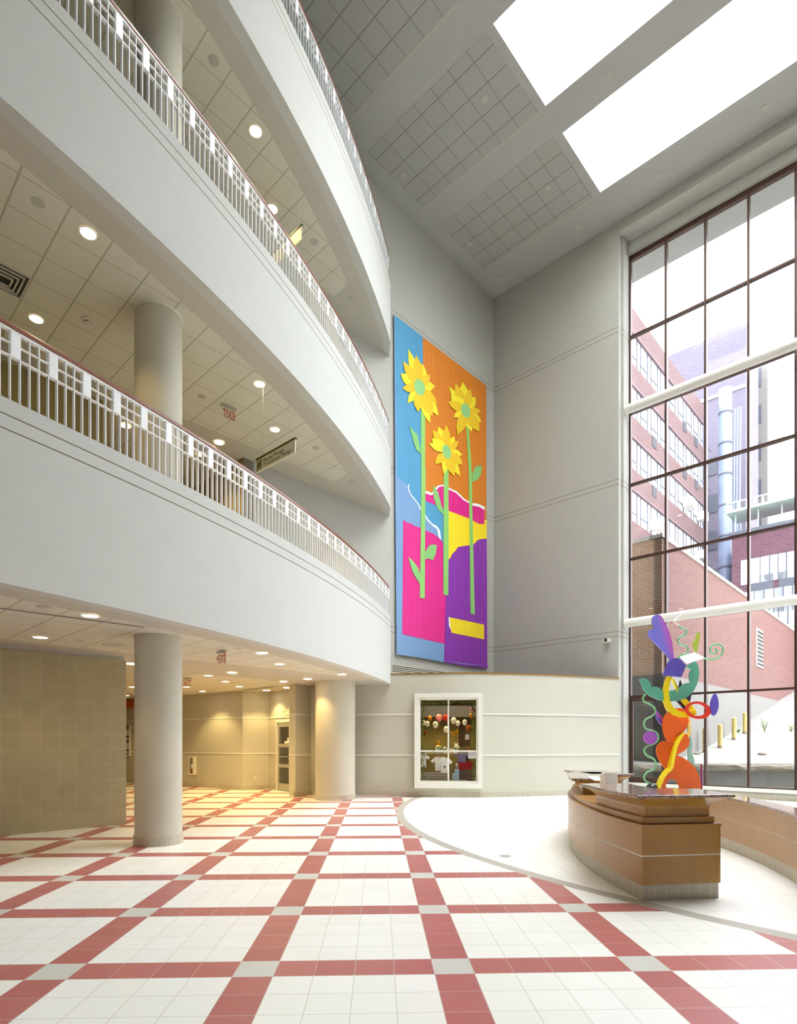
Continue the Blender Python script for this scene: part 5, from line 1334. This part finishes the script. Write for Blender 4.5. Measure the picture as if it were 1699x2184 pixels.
# upper hanging sign, mostly behind the handrail
zu = SOFF[2]-.62
pr = atZ(643, 481.5, zu); pl0 = atZ(617, 508, zu); d = (pr-pl0).normalized(); pl = pr-d*1.75
hg2 = atY(643, 481.5, pr.y).z-atY(643, 511, pr.y).z
t, d, n = hanging_sign('small end of a hanging cream sign above the middle handrail', pl, pr, zu, hg2, SOFF[2]-.006, None, False, .1)
b = pr-d*.42+n*.014
text('ery', 'letters', (b.x, b.y, zu-hg2*.62), (d.x, d.y, 0), zz, hg2*.42, 'sign ink', t, align='RIGHT')

# ------------------------------------------------------------------ glazed door, notices, cabinet, wall fittings
nd = V2(dC.y, -dC.x)
if nd.dot(-DOOR0) < 0: nd = -nd
dr = thing('door_1', 'metal framed glass door with three panes beyond the square pillar', 'door', (*((DOOR0+DOOR1)/2), 0)); dr['kind'] = 'structure'
LD = (DOOR1-DOOR0).length
def dpan(u0, u1, z0, z1, t0, t1, nm, mat, par, bev=.004):
    m = MB(); m.slab(DOOR0+dC*u0, DOOR0+dC*u1, nd, t0, t1, z0, z1); return m.build(nm, mat, par, bevel=bev)
dpan(-.02, .06, 0, 2.50, -.16, .02, 'jamb', 'white trim', dr); dpan(LD-.06, LD+.02, 0, 2.50, -.16, .02, 'jamb', 'white trim', dr); dpan(.06, LD-.06, 2.44, 2.50, -.16, .02, 'head', 'white trim', dr)
m = MB()
for u0, u1, z0, z1 in ((.06, .17, .02, 2.44), (LD-.17, LD-.06, .02, 2.44), (.17, LD-.17, .02, .26), (.17, LD-.17, .83, .95), (.17, LD-.17, 1.55, 1.67), (.17, LD-.17, 2.28, 2.44)):
    m.slab(DOOR0+dC*u0, DOOR0+dC*u1, nd, -.06, -.015, z0, z1)
lf = m.build('leaf', 'aluminium', dr)
dpan(.16, LD-.16, .25, 2.30, -.04, -.03, 'glazing', 'window glass', lf, 0)
dpan(.17, LD-.17, 1.20, 1.235, -.015, .01, 'push_bar', 'aluminium', lf)
def dtag(u0, u1, z0, z1, nm, lb, cat, t0=-.029, t1=-.024): return tag(dpan(u0, u1, z0, z1, t0, t1, nm, 'white card', None, .002), lb, cat)
cz = CH+(YH-1585)/F*DOOR0.y
u_ = on_line(605, DOOR0, dC)[0]; u2_ = on_line(617, DOOR0, dC)[0]
cs = dtag(u_, u2_, cz-.075, cz+.075, 'closed_sign', 'white sign reading Closed in the glass door', 'sign')
q = DOOR0+dC*(u_+.012)-nd*.0235
text('Closed', 'letters', (q.x, q.y, cz-.03), (dC.x, dC.y, 0), zz, .085, 'screen dark', cs, width=(u2_-u_)*.86)
dtag(on_line(611, DOOR0, dC)[0], on_line(619, DOOR0, dC)[0], cz+.085, cz+.19, 'door_notice', 'small pale notice above the closed sign', 'notice')
sz = CH+(YH-1519.5)/F*DOOR0.y; ua, ub = on_line(604, DOOR0, dC)[0], on_line(623, DOOR0, dC)[0]
rs = tag(dpan(ua, ub, sz-.11, sz+.11, .002, .012, 'room_sign', 'sign cream', None, .003), 'cream sign with a dark emblem above the glazed door', 'sign')
m = MB(); e0 = ua+.03
def rpt(u, v): a_ = DOOR0+dC*(e0+.07*u)+nd*.012; return Vector((a_.x, a_.y, sz+.16*(v-.5)))
for P_ in ([(.5, .95), (.72, .72), (.5, .55), (.28, .72)], [(.5, .45), (.72, .28), (.5, .05), (.28, .28)], [(.05, .5), (.3, .68), (.42, .5), (.3, .32)], [(.95, .5), (.7, .68), (.58, .5), (.7, .32)]):
    m.plate([rpt(*p) for p in P_], Vector((nd.x, nd.y, 0)), .003)
m.build('emblem', 'sign green', rs)
m = MB(); cpt = DOOR0+dC*(e0+.12)+nd*.014; m.tube([(cpt.x+dC.x*.03*math.cos(a), cpt.y+dC.y*.03*math.cos(a), sz+.04*math.sin(a)) for a in [2*math.pi*i/16 for i in range(16)]], .003, 5, True); m.build('ring_mark', 'cover plate', rs)
# extinguisher cabinet on the corridor wall
dw = (cB-cA).normalized(); nw = V2(dw.y, -dw.x)
if nw.dot(-cA) < 0: nw = -nw
uc = on_line(413.5, cA, dw)[0]; pc = cA+dw*uc; zc0, zc1 = CH+(YH-1652)/F*pc.y, CH+(YH-1613.5)/F*pc.y
fe = thing('extinguisher_cabinet', 'white fire extinguisher cabinet on the corridor wall', 'cabinet', (pc.x, pc.y, zc0))
def wp_(a, b, z0, z1, t0, t1, nm, mat, par=fe, bev=.003): m = MB(); m.slab(pc+dw*a, pc+dw*b, nw, t0, t1, z0, z1); return m.build(nm, mat, par, bevel=bev)
hw = .16
m = MB()
for a, b, z0, z1 in ((-hw, hw, zc0, zc0+.05), (-hw, hw, zc1-.05, zc1), (-hw, -hw+.05, zc0+.05, zc1-.05), (hw-.06, hw, zc0+.05, zc1-.05)): m.slab(pc+dw*a, pc+dw*b, nw, 0, .14, z0, z1)
m.build('case', 'white trim', fe, bevel=.004)
wp_(-hw+.05, hw-.06, zc0+.05, zc1-.05, .002, .01, 'back_panel', 'shop wall'); wp_(-hw+.05, hw-.06, zc0+.05, zc1-.05, .125, .13, 'glass_front', 'clear acrylic', fe, 0)
wp_(.02, hw-.05, zc0+.24, zc0+.44, .13, .14, 'label_plate', 'white card')
ex = thing('fire_extinguisher', 'red fire extinguisher inside the white wall cabinet', 'fire extinguisher', (pc.x+nw.x*.06, pc.y+nw.y*.06, zc0+.05))
q = pc+nw*.062
m = MB(); m.lathe(q, [(.05, zc0+.052), (.052, zc0+.07), (.052, zc0+.36), (.03, zc0+.42), (.018, zc0+.44)], 18); m.build('cylinder', 'exit red', ex, smooth=True)
m = MB(); m.box((q.x, q.y, zc0+.465), (.03, .09, .05), dw); m.build('valve', 'dark slot', ex)
m = MB(); m.tube(smooth_path([(q.x, q.y, zc0+.46), (q.x+dw.x*.06, q.y+dw.y*.06, zc0+.40), (q.x+dw.x*.06+nw.x*.02, q.y+dw.y*.06+nw.y*.02, zc0+.2)], 5), .008, 6); m.build('hose', 'dark slot', ex)
# detector box on the tall wall, switch and outlet plates
t_, z_ = onR(1295.5, 1366)
bxo = thing('sensor_box', 'small white sensor box with a dark lens on the tall blank wall', 'sensor', Rp(t_, z_, 0))
m = MB(); m.slab(AB(0, t_-.11), AB(0, t_+.11), -NR, 0, .13, z_-.07, z_+.07); m.build('case', 'white trim', bxo, bevel=.01)
m = MB(); m.slab(AB(0, t_-.07), AB(0, t_+.03), -NR, .13, .14, z_-.055, z_+.06); m.build('lens', 'screen dark', bxo)
t_, z_ = onR(1327, 1612); m = MB(); m.slab(AB(0, 5.012), AB(0, 5.034), -NR, 0, .012, z_-.08, z_+.08)
tag(m.build('switch_plate', 'cover plate', bevel=.003), 'narrow grey switch plate on the wall edge beside the great window', 'switch plate')
dq = (cC-cB).normalized(); nq = V2(dq.y, -dq.x)
if nq.dot(-cB) < 0: nq = -nq
uo = on_line(543.5, cB, dq)[0]; po = cB+dq*uo; zo = CH+(YH-1659)/F*po.y
m = MB(); m.slab(po-dq*.04, po+dq*.04, nq, 0, .008, zo-.06, zo+.06); ot = tag(m.build('wall_outlet', 'sign cream', bevel=.003), 'cream wall outlet low on the recess wall by the glazed door', 'outlet')
for dz in (-.025, .025):
    m = MB(); m.slab(po-dq*.012, po+dq*.012, nq, .008, .009, zo+dz-.012, zo+dz+.012); m.build('socket', 'cover plate', ot)
# far end of the corridor: orange header band and a window with blinds
uf = on_line(276, cA, -dw)[0]; pf = cA-dw*uf; zf = CH+(YH-1502)/F*pf.y
M('orange header', srgb(196, 98, 34), .5)
m = MB(); m.slab(pf-dw*3, pf+dw*1.6, nw, 0, .12, zf-.16, zf+.16); tag(m.build('header_band', 'orange header', bevel=.01), 'orange header band high on the far corridor wall', 'header')
uf2 = on_line(266, cA, -dw)[0]; pf2 = cA-dw*uf2; zf0, zf1 = CH+(YH-1612)/F*pf2.y, CH+(YH-1547)/F*pf2.y
w3 = thing('window_3', 'narrow office window with white blinds at the far corridor end', 'window', (*pf2, zf0)); w3['kind'] = 'structure'
m = MB(); m.slab(pf2-dw*2.2, pf2+dw*.45, nw, 0, .05, zf0, zf1); m.build('frame', 'tower glass', w3)
for k, f_ in enumerate((.05, .16, .42, .60, .86)):
    z = zf0+(zf1-zf0)*f_; m = MB(); m.slab(pf2-dw*2.1, pf2+dw*.40, nw, .05, .06, z, z+(.06, .06, .12, .06, .16)[k]); m.build('blind_gap', ['grey frame', 'toy black', 'shop wall', 'toy black', 'shop wall'][k], w3)
